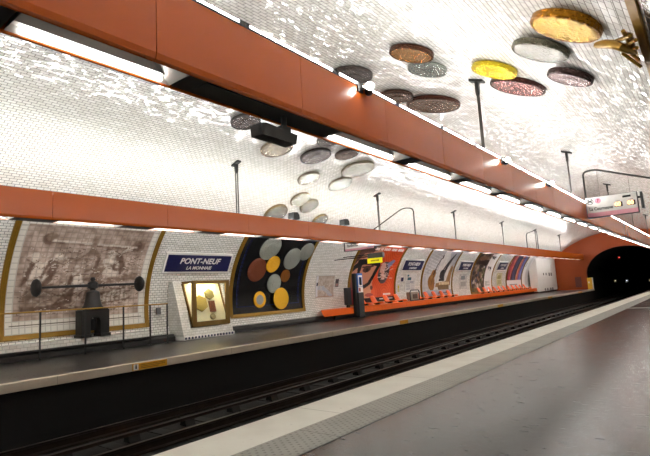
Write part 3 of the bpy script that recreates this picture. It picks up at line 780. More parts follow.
# ------------------------------------------------------------------ advertising posters
def poster(y0, art, lb, y1=None, S1=z2s(3.38)):
    y1 = y1 or y0+4.15
    t = thing('framed_poster', lb, 'poster', vpos((y0+y1)/2, S0), 'framed posters on the far wall')
    frame(t, y0, y1, S0, S1, .13)
    wall_art('print', art, y0+.12, y1-.12, S0+.12, S1-.12, .02, t)
PW, PH = 3.9, z2s(3.38)-S0-.24
def glasses_art():
    A = Art(PW, PH, .03, (212, 82, 34))
    asp = PH/PW
    for (cx, cy, r0) in ((.9, 1.0, .0), (.75, .12, .0)):
        d = np.hypot(A.X-cx, (A.Y-cy)*asp); A.put(((d*26) % 1 < .3) & (d < .38), (196, 64, 22))
    A.poly([(0, 0), (0, 1), (.52, 1), (.46, .8), (.5, .6), (.47, .3), (.42, 0)], (196, 138, 108))
    A.poly([(0, 1), (.4, 1), (.3, .86), (.14, .84), (.06, .7), (0, .6)], (84, 50, 40)); A.poly([(0, .45), (.07, .5), (.1, .2), (.06, 0), (0, 0)], (120, 60, 48))
    A.poly([(.1, .92), (.3, .95), (.38, .9), (.3, .88)], (60, 38, 32)); A.mottle(8, 26, 4)
    A.poly([(.06, .72), (.2, .74), (.54, .69), (.58, .62), (.5, .42), (.42, .29), (.3, .23), (.2, .26), (.13, .4), (.1, .6)], (22, 22, 26))
    A.poly([(.18, .63), (.34, .64), (.5, .61), (.44, .44), (.37, .33), (.29, .29), (.22, .33), (.17, .48)], (190, 132, 106))
    A.poly([(.0, .6), (.1, .7), (.12, .6), (.0, .5)], (22, 22, 26))
    A.ell(.3, .55, .085, .05, (90, 56, 46), rot=.1); A.ell(.31, .54, .03, .035, (30, 22, 22)); A.line(.2, .59, .42, .61, .025, (84, 50, 42))
    A.ell(.46, .24, .03, .035, (110, 66, 52)); A.ell(.4, .12, .09, .03, (160, 74, 66))
    A.ell(.7, .5, .13, .2, (96, 76, 76)); A.ell(.68, .52, .07, .16, (196, 150, 136), rot=.4); A.ell(.76, .54, .05, .14, (60, 48, 54)); A.ell(.63, .42, .04, .08, (40, 32, 34))
    A.poly([(.8, .56), (.9, .72), (.84, .74), (.72, .66)], (120, 124, 160)); A.strokes(.58, .36, .86, .66, 26, (210, 180, 170), .012, 8, .07)
    A.rect(0, 0, 1, .075, (34, 30, 34)); A.ell(.47, .045, .035, .03, (214, 40, 40)); A.rect(.62, .03, .94, .05, (200, 196, 196))
    for k, (a, b) in enumerate(((.3, .4), (.42, .47), (.5, .64), (.68, .8), (.83, .96))): A.rect(a, .91, b, .955, (236, 226, 216))
    for k in range(15): A.rect(.31+k*.043, .905, .318+k*.043, .96, (206, 92, 50))
    A.rect(.72, .105, .9, .13, (240, 220, 210)); return A
def violin_art():
    A = Art(PW, PH, .03, (196, 196, 196)).mottle(5, 40, 2)
    for k in range(30): A.line(.04, .45+k*.024, .45, .47+k*.024, .006, (150, 150, 152), .8)
    A.poly([(.5, 0), (1, .1), (1, 1), (.45, 1)], (214, 212, 208)); A.poly([(.62, .98), (1, .98), (1, .4)], (176, 178, 184))
    A.poly([(.42, .18), (.95, .2), (.97, .6), (.9, .66), (.8, .3), (.6, .28), (.46, .26)], (140, 106, 62)); A.poly([(.5, .2), (.9, .22), (.9, .1), (.55, .08)], (116, 90, 56))
    A.poly([(.55, .36), (.6, .34), (.78, .8), (.86, .92), (.82, .72), (.72, .42), (.74, .3), (.54, .3)], (38, 36, 40)); A.ell(.64, .44, .09, .11, (48, 44, 46)); A.line(.62, .5, .84, .92, .03, (34, 32, 36))
    A.ell(.3, .28, .11, .17, (150, 104, 44), rot=.3); A.ell(.34, .45, .075, .1, (158, 112, 52), rot=.3); A.line(.34, .45, .44, .8, .024, (64, 46, 34)); A.line(.3, .24, .4, .55, .014, (70, 48, 34)); A.ell(.46, .84, .02, .05, (50, 40, 36), rot=.4)
    A.mottle(30, 26, 5)
    for k in range(7): A.rect(.56+k*.052, .225, .595+k*.052, .28, (228, 210, 170))
    A.rect(0, 0, 1, .12, (172, 178, 188)); A.rect(.5, .04, .9, .075, (120, 122, 130)); return A
def collage_art():
    A = Art(PW, PH, .03, (238, 236, 232))
    A.rect(0, 0, .63, 1, (70, 58, 46)); B = Art(PW, PH, .03, (88, 72, 58)).mottle(9, 130, 3).mottle(22, 110, 6)
    m = A.X < .62; A.a[m] = B.a[m]
    A.ell(.3, .86, .2, .05, (116, 84, 60)); A.poly([(.1, .78), (.6, .82), (.6, .7), (.2, .68)], (46, 32, 28))
    r = np.random.default_rng(4)
    for k in range(34): 
        x, y = r.uniform(.04, .58), r.uniform(.08, .66); c = [(32, 30, 34), (150, 120, 100), (206, 196, 184), (92, 104, 58), (70, 66, 92)][k % 5]; A.ell(x, y, r.uniform(.018, .04), r.uniform(.03, .07), c)
    A.rect(0, 0, .62, .1, (110, 108, 54), .6)
    for (cx, cy) in ((.78, .58), (.74, .9)):
        for k in range(9): A.line(cx-.1+r.uniform(0, .2), cy-.06+r.uniform(0, .1), cx-.1+r.uniform(0, .22), cy-.06+r.uniform(0, .12), .02, (44, 42, 52))
    for k in range(6): A.rect(.68, .14+k*.02, .68+.2*r.random()+.06, .148+k*.02, (150, 150, 150))
    return A
def stripes_art():
    A = Art(PW, PH, .03, (238, 236, 234))
    cols = [(120, 40, 48), (172, 54, 66), (196, 110, 96), (84, 40, 52), (58, 66, 110), (66, 74, 100), (48, 44, 60), (214, 140, 104), (192, 96, 70), (86, 96, 168), (120, 124, 190), (90, 96, 130)]
    for i, c in enumerate(cols): x = .0+i*.083; A.poly([(x, .24), (x+.09, .24), (x+.16, .62), (x+.12, 1), (x+.02, 1), (x+.06, .62)], c)
    A.poly([(0, .24), (0, 1), (.06, .62)], (150, 60, 60)); A.mottle(20, 46, 4); A.rect(0, .0, 1, .24, (232, 230, 228))
    A.line(.62, .9, .96, .96, .03, (70, 70, 96)); A.rect(.2, .1, .7, .13, (150, 148, 150)); return A
def white_art():
    A = Art(PW, PH, .04, (226, 226, 224)).mottle(6, 16, 3)
    A.rect(.0, 0, .35, 1, (232, 231, 228)); A.rect(.5, .1, .9, .86, (206, 206, 204)); A.rect(.14, .56, .22, .68, (120, 120, 122)); A.strokes(.3, .88, .75, .95, 10, (66, 64, 64), .02, 4, .14); return A
poster(18.75, glasses_art(), 'red-orange poster of a face in black glasses, behind the grey information totem', 23.1)
poster(26.03, violin_art(), 'grey poster of a violin and a dark spire between two name boards', 30.4)
poster(33.42, collage_art(), 'half dark, half white poster with dense figures and black scrawl', 37.75)
poster(41.0, stripes_art(), 'poster with slanting red, blue and purple stripes, farthest along the seats', 45.2)

# notices on the wall
def notice(name, y0, y1, z0, z1, art, lb, cat='notice', fr=None, off=.012):
    s0, s1 = z2s(z0), z2s(z1); t = thing(name, lb, cat, vpos((y0+y1)/2, s0), 'paper notices and maps on the far wall')
    m = MB(); slab(m, y0, y1, s0, s1, .003, off+.008, n=4); m.build('backing', fr or 'paper', t)
    wall_art('print', art, y0+.02, y1-.02, s0+.02, s1-.02, off+.012, t)
A = Art(1.25, 1., .03, (176, 162, 150)).mottle(12, 40, 3)
A.poly([(.1, .5), (.4, .52), (.7, .3), (.9, .1), (.9, .0), (.75, 0), (.5, .25), (.1, .35)], (170, 176, 186))
for k in range(16): A.line(rng.random(), rng.random(), rng.random(), rng.random(), .012, (206, 196, 184), .8)
A.rect(0, 0, .1, 1, (206, 206, 212)); A.rect(.02, .52, .09, .68, (34, 40, 60)); A.rect(0, 0, 1, .03, (150, 110, 80)); A.rect(0, .96, 1, 1, (150, 146, 140))
notice('neighbourhood_map', 16.36, 17.66, .97, 1.95, A, 'pinkish street map sheet on the white tiles right of the black coin panel', 'map')
A = Art(.3, .45, .03, (120, 110, 108)).rect(.1, .5, .9, .9, (70, 60, 60)).rect(.2, .15, .8, .4, (160, 120, 110))
notice('small_notice', 17.72, 18.02, 1.38, 1.8, A, 'small dark notice beside the street map')
A = Art(1.2, 1.1, .03, (206, 206, 202)).mottle(10, 16, 2)
for k in range(7): A.rect(.1, .12+k*.07, .5, .15+k*.07, (150, 154, 160)); A.rect(.58, .12+k*.07, .9, .15+k*.07, (170, 170, 172))
A.rect(.2, .66, .55, .82, (40, 96, 110)); A.rect(.16, .86, .3, .97, (30, 110, 120)); A.rect(.45, .5, .8, .6, (160, 166, 172))
notice('timetable_sheet', 24.15, 25.4, .95, 1.95, A, 'white notice sheet with teal marks under the second name board')
A = Art(.32, .3, .03, (36, 38, 84)); notice('blue_square_sign', 23.66, 23.98, 1.52, 1.78, A, 'small dark blue square sign beside the teal-marked sheet', 'sign')
A = Art(.4, .6, .03, (206, 200, 180)); A.ell(.5, .7, .3, .2, (206, 186, 30)); A.ell(.5, .28, .3, .22, (200, 176, 30)); A.ell(.5, .28, .14, .1, (206, 200, 180))
notice('yellow_sticker', 23.28, 23.6, .95, 1.4, A, 'small yellow round-marked sticker at the right of the glasses poster', 'sticker')
A = Art(1.1, 1.1, .03, (178, 178, 172)).mottle(8, 40, 2).rect(.2, .6, .7, .85, (120, 126, 130)).rect(.15, .15, .85, .45, (150, 150, 146))
notice('timetable_sheet', 31.55, 32.9, .85, 1.95, A, 'grey notice sheet under the third name board')
A = Art(1.1, 1.1, .03, (190, 186, 146)).mottle(8, 40, 2).rect(.2, .55, .75, .8, (150, 146, 90)).rect(.2, .15, .8, .45, (170, 166, 120))
notice('timetable_sheet', 38.75, 40.05, .85, 1.95, A, 'yellowish notice sheet under the farthest name board')

# plain white advert board beyond the striped one
t = thing('white_board', 'pale unprinted board between the striped poster and the white cabinet', 'board', vpos(46.1, S0))
wall_art('print', white_art(), 45.35, 46.95, z2s(.51), S1, .03, t)
m = MB(); slab(m, 45.33, 46.97, z2s(.5), S1, .004, .026); m.build('backing', 'white_paint', t)

# white equipment cabinet at the far end
t = thing('equipment_cabinet', 'tall white equipment cabinet with dark slots, against the orange end wall', 'cabinet', (-12.9, 50, 0))
MB().box(-13.4, -12.66, 47.05, 53.6, .0, .12).build('plinth', 'skirting', t)
MB().bevbox(-13.3, -12.62, 47.0, 53.7, .12, 3.2, .02).build('body', 'white_paint', t)
for i in range(3):
    for (z0, z1) in ((.16, 2.02), (2.05, 3.16)):
        a = 47.05+i*2.22; MB().bevbox(-12.618, -12.59, a, a+2.17, z0, z1, .006).build('door', 'white_paint', t)
for z, hh in ((1.72, .12), (.28, .12)):
    for k, (yy, w2) in enumerate(((49.0, .22), (49.9, .22), (51.0, .3), (51.75, .3))):
        MB().box(-12.589, -12.57, yy-w2/2, yy+w2/2, z-hh+(.0 if k < 2 else -.08), z+.1).build('vent_slot', 'black', t)
m = MB()

# orange end wall fittings
tag(MB().bevbox(-10.95, -10.4, 53.9, 53.99, .25, 1.25, .02).build('wall_cupboard', plain('dull maroon', (120, 62, 50), .5)), 'dull maroon wall cupboard on the orange end wall', 'cupboard')
t = thing('yellow_board', 'yellow board with a white edge at the tunnel mouth', 'board', (-9.55, 53.5, 0))
MB().bevbox(-9.78, -9.36, 53.4, 53.44, .0, 1.12, .008).build('panel', 'yellow_door', t)
MB().box(-9.36, -9.27, 53.38, 53.44, .0, 1.12).build('edge_strip', 'white_paint', t)
MB().box(-9.7, -9.58, 53.385, 53.4, .6, .75).build('pictogram', 'white_paint', t)
for nm, x, z, mt, lb in (('red', -7.17, 2.93, 'sig_red', 'small red signal light high in the tunnel'), ('white', -6.78, .62, 'sig_white', 'small white light in the middle of the tunnel'),
                         ('yellow', -7.77, .66, 'sig_yellow', 'small yellow light at the left of the tunnel'), ('yellow', -4.88, .55, 'sig_yellow', 'small yellow light at the right of the tunnel')):
    t = thing('signal_light', lb, 'light', (x, 56, z), 'signal lights inside the tunnel')
    MB().lathe([(0, 0), (.055, 0), (.055, .1), (.04, .12), (0, .12)], 12, mat=Matrix.Translation((x, 56, z)) @ Matrix.Rotation(math.radians(90), 4, 'X')).build('lens', mt, t)
    MB().box(x-.14, x+.14, 56.01, 56.1, z-.16, z+.16).build('housing', 'black', t)

# ------------------------------------------------------------------ tiled ledge, coin press, railing
m = MB().box(-13.5, -12.98, 4.3, 8.15, .2, .38)
me = m.mesh('ledge'); uv = me.uv_layers.new(name='UVMap')
for p in me.polygons:
    for li in p.loop_indices:
        c = me.vertices[me.loops[li].vertex_index].co; uv.data[li].uv = (c.y, c.z + c.x)
struct(link('trim_5', me, 'tile_small'))
t = thing('coin_press', 'dark iron screw coin press with a long weighted bar, standing before the brown mural', 'press', (-13.1, 6.38, .38))
PX, PY = -13.1, 6.5; x0, x1 = PX-.17, PX+.17; b0 = .382
m = MB()
prof = [(PY-.37, b0), (PY-.37, 1.08), (PY-.3, 1.12), (PY+.3, 1.12), (PY+.37, 1.08), (PY+.37, b0), (PY+.13, b0), (PY+.13, .8), (PY+.09, .88), (PY-.09, .88), (PY-.13, .8), (PY-.13, b0)]
m.prism(prof, 'x', x0, x1)
m.build('base', 'iron', t)
for a, b in ((-.4, -.12), (.12, .4)): MB().bevbox(x0-.03, x1+.03, PY+a, PY+b, b0, .46, .012).build('foot', 'iron', t)
MB().lathe([(0, .5), (.07, .5), (.09, .56), (.09, .8), (.0, .8)], 16, origin=(PX, PY, .05)).build('die', 'iron', t, smooth=40)
MB().lathe([(.0, 1.115), (.27, 1.115), (.27, 1.15), (.23, 1.2), (.19, 1.34), (.175, 1.5), (.16, 1.56), (.1, 1.6), (.0, 1.6)], 28, origin=(PX, PY, 0)).build('bell_housing', 'iron', t, smooth=40)
MB().lathe([(.0, 1.58), (.07, 1.58), (.07, 1.64), (.13, 1.67), (.13, 1.80), (.09, 1.84), (.05, 1.86), (.07, 1.9), (.045, 1.95), (0, 1.96)], 24, origin=(PX, PY, 0)).build('screw_head', 'iron', t, smooth=40)
MB().tube([(PX, PY-1.39, 1.71), (PX, PY-.1, 1.735), (PX, PY+.1, 1.735), (PX, PY+1.34, 1.75)], [.028, .04, .04, .028], 10).build('bar', 'iron', t, smooth=40)
for yy, zz in ((PY-1.41, 1.71), (PY+1.36, 1.75)):
    mat = Matrix.Translation((PX, yy, zz)) @ Matrix.Rotation(math.radians(90), 4, 'X')
    MB().lathe([(0, .085), (.13, .08), (.2, .05), (.225, 0), (.2, -.05), (.13, -.08), (0, -.085)], 24, mat=mat).build('weight', 'iron', t, smooth=50)

RX = -12.62
t = thing('railing', 'thin black railing with a brass handrail in front of the coin press', 'railing', (RX, 5.5, 0))
MB().tube([(RX, 2.6, 1.13), (RX, 8.47, 1.13)], .017, 8).build('handrail', 'brass', t, smooth=50)
MB().box(RX-.012, RX+.012, 2.6, 8.47, .21, .25).build('lower_rail', 'black', t)
for y in (2.9, 3.95, 5.01, 6.08, 7.1, 7.9, 8.45): MB().box(RX-.017, RX+.017, y-.016, y+.016, 0, 1.12).build('post', 'black', t)
MB().box(-13.33, RX, 8.455, 8.475, 1.118, 1.142).build('return_rail', 'black', t)

# ------------------------------------------------------------------ lit showcase in its tiled buttress
CY0, CY1, CXF = 9.44, 10.92, -12.74
t = thing('showcase_buttress', 'white tiled sloping buttress holding the lit showcase', 'buttress', (-13.0, 10.1, 0))
m = MB(); pr = [(-13.52, .1), (-12.72, .1), (-12.78, .34), (-13.05, 1.2), (-13.26, 1.8), (-13.5, 1.8)]
def uvbox(me):
    uv = me.uv_layers.new(name='UVMap')
    for p in me.polygons:
        for li in p.loop_indices:
            c = me.vertices[me.loops[li].vertex_index].co
            uv.data[li].uv = (c.x, c.z) if abs(p.normal.y) > .7 else (c.y, c.z)
    return me
m.prism(pr, 'y', 9.08, CY0-.06); m.prism(pr, 'y', CY1+.0, 11.02)
m.prism([(-13.52, .1), (-12.72, .1), (-12.78, .34), (-13.5, .34)], 'y', CY0-.06, CY1)
link('body', uvbox(m.mesh('body')), 'tile_small', t)
MB().box(-13.4, -12.69, 9.08, 11.05, 0, .1).build('plinth', 'white_paint', t)
m = MB()
for i in range(16): m.box(-12.691, -12.683, 9.1+i*.121, 9.1+i*.121+.062, .0+.02, .085)
m.build('mosaic_band', 'blue_enamel', t)
t = thing('showcase', 'lit bronze-framed glass showcase with medals inside, below the name board', 'showcase', (-12.9, 10.15, .36))
fz0, fz1, fw = .36, 1.79, .15
# frame: front rectangle and the sloping side bars
m = MB(); X = CXF
m.box(X-.06, X, CY0, CY0+fw, fz0, fz1); m.box(X-.06, X, CY1-fw, CY1, fz0, fz1); m.box(X-.06, X, CY0+fw, CY1-fw, fz0, fz0+fw); m.box(X-.06, X, CY0+fw, CY1-fw, fz1-fw*.7, fz1)
m.build('front_frame', 'bronze_case', t)
for yy in (CY0, CY1-.05):
    m = MB(); m.prism([(-13.30, fz1), (X-.06, fz1), (X-.06, fz1-.08), (-13.27, fz1-.08)], 'y', yy, yy+.05)
    m.prism([(-13.32, fz1-.06), (-13.24, fz1-.06), (X-.06, fz0+.1), (X-.06, fz0)], 'y', yy, yy+.05); m.build('side_frame', 'bronze_case', t)
MB().box(-13.30, X-.06, CY0+.05, CY1-.05, fz1-.05, fz1).build('top', 'bronze_case', t)
m = MB().prism([(-13.28, fz1-.055), (-13.31, fz1-.055), (X-.12, fz0+.02), (X-.065, fz0+.02)], 'y', CY0+.052, CY1-.052)
m.build('back_panel', plain('cream velvet', (246, 240, 204), .7), t)
MB().box(X-.04, X-.034, CY0+fw, CY1-fw, fz0+fw, fz1-fw*.8).build('front_glass', 'glass', t)
MB().box(-13.2, -12.86, CY0+.2, CY1-.2, fz1-.075, fz1-.055).build('lamp', 'led_white', t)
def on_back(y, z, d=.02):
    f = (z-fz0)/(fz1-fz0); x = (X-.065)*(1-f) + -13.28*f; return Vector((x+d, y, z))
slope = Vector((-13.28-(X-.065), 0, fz1-fz0)).normalized(); bn = Vector((0, 1, 0)).cross(slope).normalized()
def medal(name, pts, y, z, col, lb, d=.012, th=.05):
    o = on_back(y, z, 0); m = MB(); n = len(pts)
    v = [o+Vector((0, a, 0))+slope*b+bn*dd for dd in (d, d+th) for a, b in pts]
    m.add(v, [(i, (i+1) % n, n+(i+1) % n, n+i) for i in range(n)] + [tuple(range(n)), tuple(range(n, 2*n))])
    k = bpy.data.objects.new(name, None)
    return tag(m.build(name, coin_mat(name+' metal', col, .6, .4, .5, 14)), lb, 'medal', 'medals inside the showcase')
hexa = lambda r: [(r*math.sin(math.pi*i/3), r*math.cos(math.pi*i/3)) for i in range(6)]
medal('hexagonal_medal', hexa(.28), 9.93, 1.06, (150, 132, 62), 'large hexagonal bronze medal at the left inside the showcase')
medal('hexagonal_medal', hexa(.19), 10.36, 1.34, (130, 122, 76), 'smaller greenish hexagonal medal at the upper right inside the showcase')
medal('rectangular_plaquette', [(-.11, -.17), (.11, -.17), (.13, .2), (-.09, .2)], 10.36, .93, (104, 62, 40), 'small brown rectangular plaquette below the greenish medal')
medal('round_medal', [(0.1*math.cos(i*math.pi/8), 0.1*math.sin(i*math.pi/8)) for i in range(16)], 10.3, .62, (150, 138, 96), 'small round medal at the bottom of the showcase')
tag(MB().bevbox(-13.47, -13.40, 8.62, 8.76, .82, 1.02, .015).build('wall_button_box', 'grey_paint'), 'small grey box on the tiles left of the showcase', 'box')

# ------------------------------------------------------------------ bench ledge, seats, totem, bin
t = thing('bench_ledge', 'long orange enamel ledge carrying the seats along the far wall', 'ledge', (-13., 30, 0))
LX = -12.78; zt, zb = .46, .19
edges = [15.75, 17.4, 18.0] + [18.0+2.45*k for k in range(1, 12)] + [47.0]
edges = [e for e in edges if e <= 47]
for a, b in zip(edges, edges[1:]):
    m = MB()
    a0 = a + (.2 if a == edges[0] else 0); aa = .95 if a == edges[0] else 0
    m.add([(LX, a, zt), (LX, b-.008, zt), (LX, b-.008, zb), (LX, a0, zb), (-13.5, a+aa, zt), (-13.5, b-.008, zt), (-13.5, b-.008, zb), (-13.5, a0+aa, zb)],
          [(0, 1, 2, 3), (4, 5, 6, 7), (0, 1, 5, 4), (2, 3, 7, 6), (0, 3, 7, 4), (1, 2, 6, 5)])
    m.build('ledge_panel', 'orange_ledge', t)
MB().box(-13.45, -13.0, 17.0, 46.9, .0, zb).build('support', 'black', t)

def seat_mesh():
    """one-piece moulded shell: pan curving up into a backrest; origin at its foot, facing +X"""
    pr = [(.47, .03), (.475, .085), (.44, .125), (.34, .125), (.2, .10), (.09, .10), (.0, .145), (-.05, .24), (-.10, .34), (-.14, .41), (-.155, .43)]
    hw = [.2, .225, .24, .245, .245, .24, .235, .225, .215, .19, .13]
    vs, fs = [], []; n = 9
    for j in (0, 1):
        for i, ((x, z), w_) in enumerate(zip(pr, hw)):
            i0, i1 = max(i-1, 0), min(i+1, len(pr)-1); tx, tz = pr[i1][0]-pr[i0][0], pr[i1][1]-pr[i0][1]; L = math.hypot(tx, tz); nx, nz = -tz/L, tx/L
            for k in range(n):
                u = -1+2*k/(n-1); dish = .03*(u*u); o = -.012 if j else .012
                vs.append((x - nx*(o - dish)*1, u*w_, z - nz*(o - dish)))
    q = len(pr)*n
    for j in (0, 1):
        for i in range(len(pr)-1):
            for k in range(n-1):
                a = j*q+i*n+k; fs.append((a, a+1, a+n+1, a+n))
    for i in range(len(pr)-1):
        for k in (0, n-1): a = i*n+k; fs.append((a, a+n, q+a+n, q+a))
    for k in range(n-1):
        for i in (0, len(pr)-1): a = i*n+k; fs.append((a, a+1, q+a+1, q+a))
    return MB().add(vs, fs)
seat_ys = [19.52, 20.55, 21.72, 22.80], [25.2, 26.22, 27.25, 28.3, 29.32], [34.42 + 1.07*i for i in range(11)]
ordw = ['first', 'second', 'third', 'fourth', 'fifth', 'sixth', 'seventh', 'eighth', 'ninth', 'tenth', 'last']
places = ['four before the glasses poster', 'five before the violin poster', 'the far long row']
proto = None
for gi, ys in enumerate(seat_ys):
    for i, y in enumerate(ys):
        if proto is None:
            s0_ = thing('platform_chair', '', 'seat', (-13.22, y, .462)); proto = s0_
            sh = link('shell', seat_mesh().mesh('shell'), 'orange_seat', None, 60); sh.parent = s0_; sh.name = 'shell'
            st = MB().box(.04, .26, -.05, .05, 0.0, .10).mesh('bracket'); br = link('bracket', st, 'dark_grey'); br.parent = s0_
        else: s0_ = copy_tree(proto, (-13.22, y, .462))
        s0_['label'] = f'orange moulded seat, {ordw[i] if i < len(ys)-1 else "last"} from the left of {places[gi]}'; s0_['group'] = 'orange seats on the ledge'

# information totem and the red-sided cabinet beside it
t = thing('information_totem', 'dark grey totem with a blue and white panel, standing before the orange ledge', 'totem', (-12.58, 18.3, 0))
MB().bevbox(-12.74, -12.55, 18.2, 18.62, 0, 1.1, .012).build('pedestal', 'dark_grey', t)
MB().bevbox(-12.76, -12.6, 18.05, 18.19, .12, 1.95, .012).build('side_post', 'black', t)
hd = MB().bevbox(-12.72, -12.56, 18.21, 18.61, 1.1, 1.96, .012).build('head', 'blue', t)
MB().bevbox(-12.559, -12.550, 18.25, 18.57, 1.36, 1.86, .008).build('white_border', 'white_paint', hd)
MB().box(-12.551, -12.546, 18.3, 18.52, 1.44, 1.79).build('panel', 'blue', hd)
MB().bevbox(-12.547, -12.53, 18.35, 18.47, 1.42, 1.76, .006).build('screen', 'glass_dark', hd)
MB().box(-12.559, -12.551, 18.23, 18.59, 1.1, 1.34).build('lower_panel', 'white_paint', hd)
MB().box(-12.551, -12.547, 18.26, 18.39, 1.14, 1.30).build('sticker', 'red', hd)
t = thing('vending_cabinet', 'dark grey cabinet with a red flank standing left of the totem', 'cabinet', (-12.9, 17.8, .46))
MB().bevbox(-13.0, -12.8, 17.70, 18.0, .58, 1.34, .02).build('body', 'dark_grey', t)
MB().bevbox(-12.99, -12.8, 18.002, 18.38, .56, 1.26, .02).build('red_flank', 'red', t)
MB().box(-12.95, -12.85, 17.78, 17.92, .462, .58).build('foot', 'black', t)

t = thing('waste_bin', 'small framed waste bin with a printed bag at the end of the four seats', 'bin', (-13.0, 23.9, .46))
m = MB(); yb0, yb1, zb0, zb1 = 23.42, 24.45, .495, 1.04
m.tube([(-12.82, yb0, zb0), (-12.82, yb0, zb1-.1), (-12.82, yb0+.1, zb1), (-12.82, yb1-.1, zb1), (-12.82, yb1, zb1-.1), (-12.82, yb1, zb0), (-12.82, yb0, zb0)], .03, 8); m.build('hoop', 'dark_grey', t, smooth=50)
MB().bevbox(-13.1, -12.83, yb0+.08, yb1-.08, zb0, zb1-.1, .04).build('bag', plain('grey brown bag', (150, 136, 122), .4, 0, .35, 7), t)
MB().bevbox(-12.829, -12.815, yb0+.3, yb1-.25, .58, .82, .006).build('label_patch', plain('brown print', (96, 66, 52), .5), t)

# yellow edge plates on the far nosing
for y0, y1, lb in ((5.43, 6.22, 'yellow warning plate with lettering on the far platform edge, below the railing'), (16.1, 16.7, 'yellow plate on the far platform edge, in front of the totem'),
                   (26.6, 27.4, 'yellow plate on the far platform edge, second beyond the totem'), (36.8, 37.9, 'yellow plate on the far platform edge, third beyond the totem'), (46.6, 48.2, 'yellow plate on the far platform edge nearest the tunnel')):
    t = thing('edge_plate', lb, 'plate', (E_F, y0, -.08), 'yellow plates on the far platform edge')
    MB().box(E_F+.001, E_F+.012, y0, y1, -.14, -.008).build('plate', 'yellow', t)
    if y0 < 6:
        MB().box(E_F+.012, E_F+.014, y0+.02, y0+.13, -.13, -.018).build('pictogram', 'white_paint', t)
        m = MB()
        for z in (-.045, -.075, -.105): m.box(E_F+.012, E_F+.014, y0+.18, y1-.05-(.15 if z == -.105 else 0), z-.006, z+.006)
        m.build('lettering', plain('brown ink', (130, 84, 20), .5), t)
        MB().lathe([(0, 0), (.014, 0), (.0, .004)], 8, mat=Matrix.Translation((E_F+.014, y0+.075, -.035)) @ Matrix.Rotation(math.radians(90), 4, 'Y')).box(E_F+.014, E_F+.016, y0+.06, y0+.09, -.11, -.05).build('figure', 'black', t)

# ------------------------------------------------------------------ hanging signs and their pipes
def bend_pipe(name, pts, r, lb, mat='cover'):
    P = [Vector(p) for p in pts]; out = [P[0]]
    for i in range(1, len(P)-1):
        a = (P[i-1]-P[i]); b = (P[i+1]-P[i]); d = min(.3, a.length*.4, b.length*.4); A_, B_ = P[i]+a.normalized()*d, P[i]+b.normalized()*d
        for k in range(7): q = k/6; out.append(A_*(1-q)**2+P[i]*2*q*(1-q)+B_*q*q)
    out.append(P[-1]); return tag(MB().tube(out, r, 8).build(name, mat, smooth=60), lb, 'pipe', 'bent support pipes of the hanging signs')
bend_pipe('support_pipe', [(-2.775, 16.5, 3.44), (-2.775, 16.5, 4.38), (-2.45, 16.5, 4.40), (-.78, 16.5, 3.76)], .028, 'bent dark pipe rising from the near beam over the line display')
bend_pipe('support_pipe', [(-9.6, 18.4, 3.37), (-9.6, 18.4, 4.5), (-10.1, 18.4, 4.58), (-12.25, 18.4, 3.55)], .028, 'bent pipe rising from the far beam left over the poster wall', 'steel')
m = [(-9.9, 38.0, 3.37), (-9.9, 38.0, 4.86), (-9.95, 35.5, 4.45), (-9.95, 35.4, 3.37)]
bend_pipe('support_pipe', m, .03, 'angular pipe loop on the far beam, far down the platform', 'cover')
# near line display
SX0, SX1, SY, SZ0, SZ1 = -2.775, -1.45, 16.4, 2.945, 3.555
t = thing('line_display', 'white hanging line display reading La Courneuve with amber figures, over the near platform', 'display', (-2.2, SY, 3.55))
MB().bevbox(SX0, SX1, SY, SY+.22, SZ0, SZ1, .015).build('housing', 'dark_grey', t)
MB().box(SX0+.01, SX1-.015, SY-.008, SY, SZ0+.14, SZ1-.01).build('front_panel', plain('satin white panel', (206, 204, 200), .55), t)
MB().box(SX0+.01, SX1-.015, SY-.008, SY, SZ0+.012, SZ0+.14).build('pink_band', 'pink', t)
rt, up = (1, 0, 0), (0, 0, 1)
def ring(name, cx, cz, r, th, mat, parent):
    m = MB(); n = 24; v = []
    for rr in (r, r-th):
        for yy in (SY-.012, SY-.009): v += [(cx+rr*math.cos(2*math.pi*k/n), yy, cz+rr*math.sin(2*math.pi*k/n)) for k in range(n)]
    f = []
    for k in range(n):
        j = (k+1) % n; f += [(k, j, 2*n+j, 2*n+k), (n+k, n+j, 3*n+j, 3*n+k), (k, j, n+j, n+k), (2*n+k, 2*n+j, 3*n+j, 3*n+k)]
    m.add(v, f); return m.build(name, mat, parent)
g1 = ring('metro_roundel', SX0+.115, SZ1-.125, .095, .022, 'black', t); put_text('letter', 'M', .14, 'black', g1, (SX0+.115, SY-.013, SZ1-.125), rt, up, bold=.006)
m = MB().lathe([(0, 0), (.085, 0), (.085, .004), (0, .004)], 24, mat=Matrix.Translation((SX0+.325, SY-.009, SZ1-.12)) @ Matrix.Rotation(math.radians(90), 4, 'X'))
g2 = m.build('line_roundel', plain('pink roundel', (230, 130, 150), .45), t); put_text('numeral', '7', .12, 'black', g2, (SX0+.325, SY-.016, SZ1-.12), rt, up, bold=.004)
put_text('lettering', 'La Courneuve', .135, 'black', t, (SX0+.385, SY-.011, SZ0+.25), rt, up, bold=.003, sx=.80)
for k, xx in enumerate((SX0+.845, SX0+1.165)):
    bx = MB().box(xx-.1, xx+.1, SY-.012, SY-.008, SZ0+.235, SZ0+.37).build('led_window', 'black', t)
    put_text('led_figures', '00', .15, 'led', bx, (xx-.02, SY-.014, SZ0+.303), rt, up, bold=.008)
    MB().box(xx-.07, xx+.05, SY-.011, SY-.008, SZ0+.40, SZ0+.412).build('caption', 'grey_paint', t)
MB().bevbox(SX0+.96, SX0+1.17, SY-.014, SY-.008, SZ1-.135, SZ1-.075, .002).build('clock_window', 'glass_dark', t)
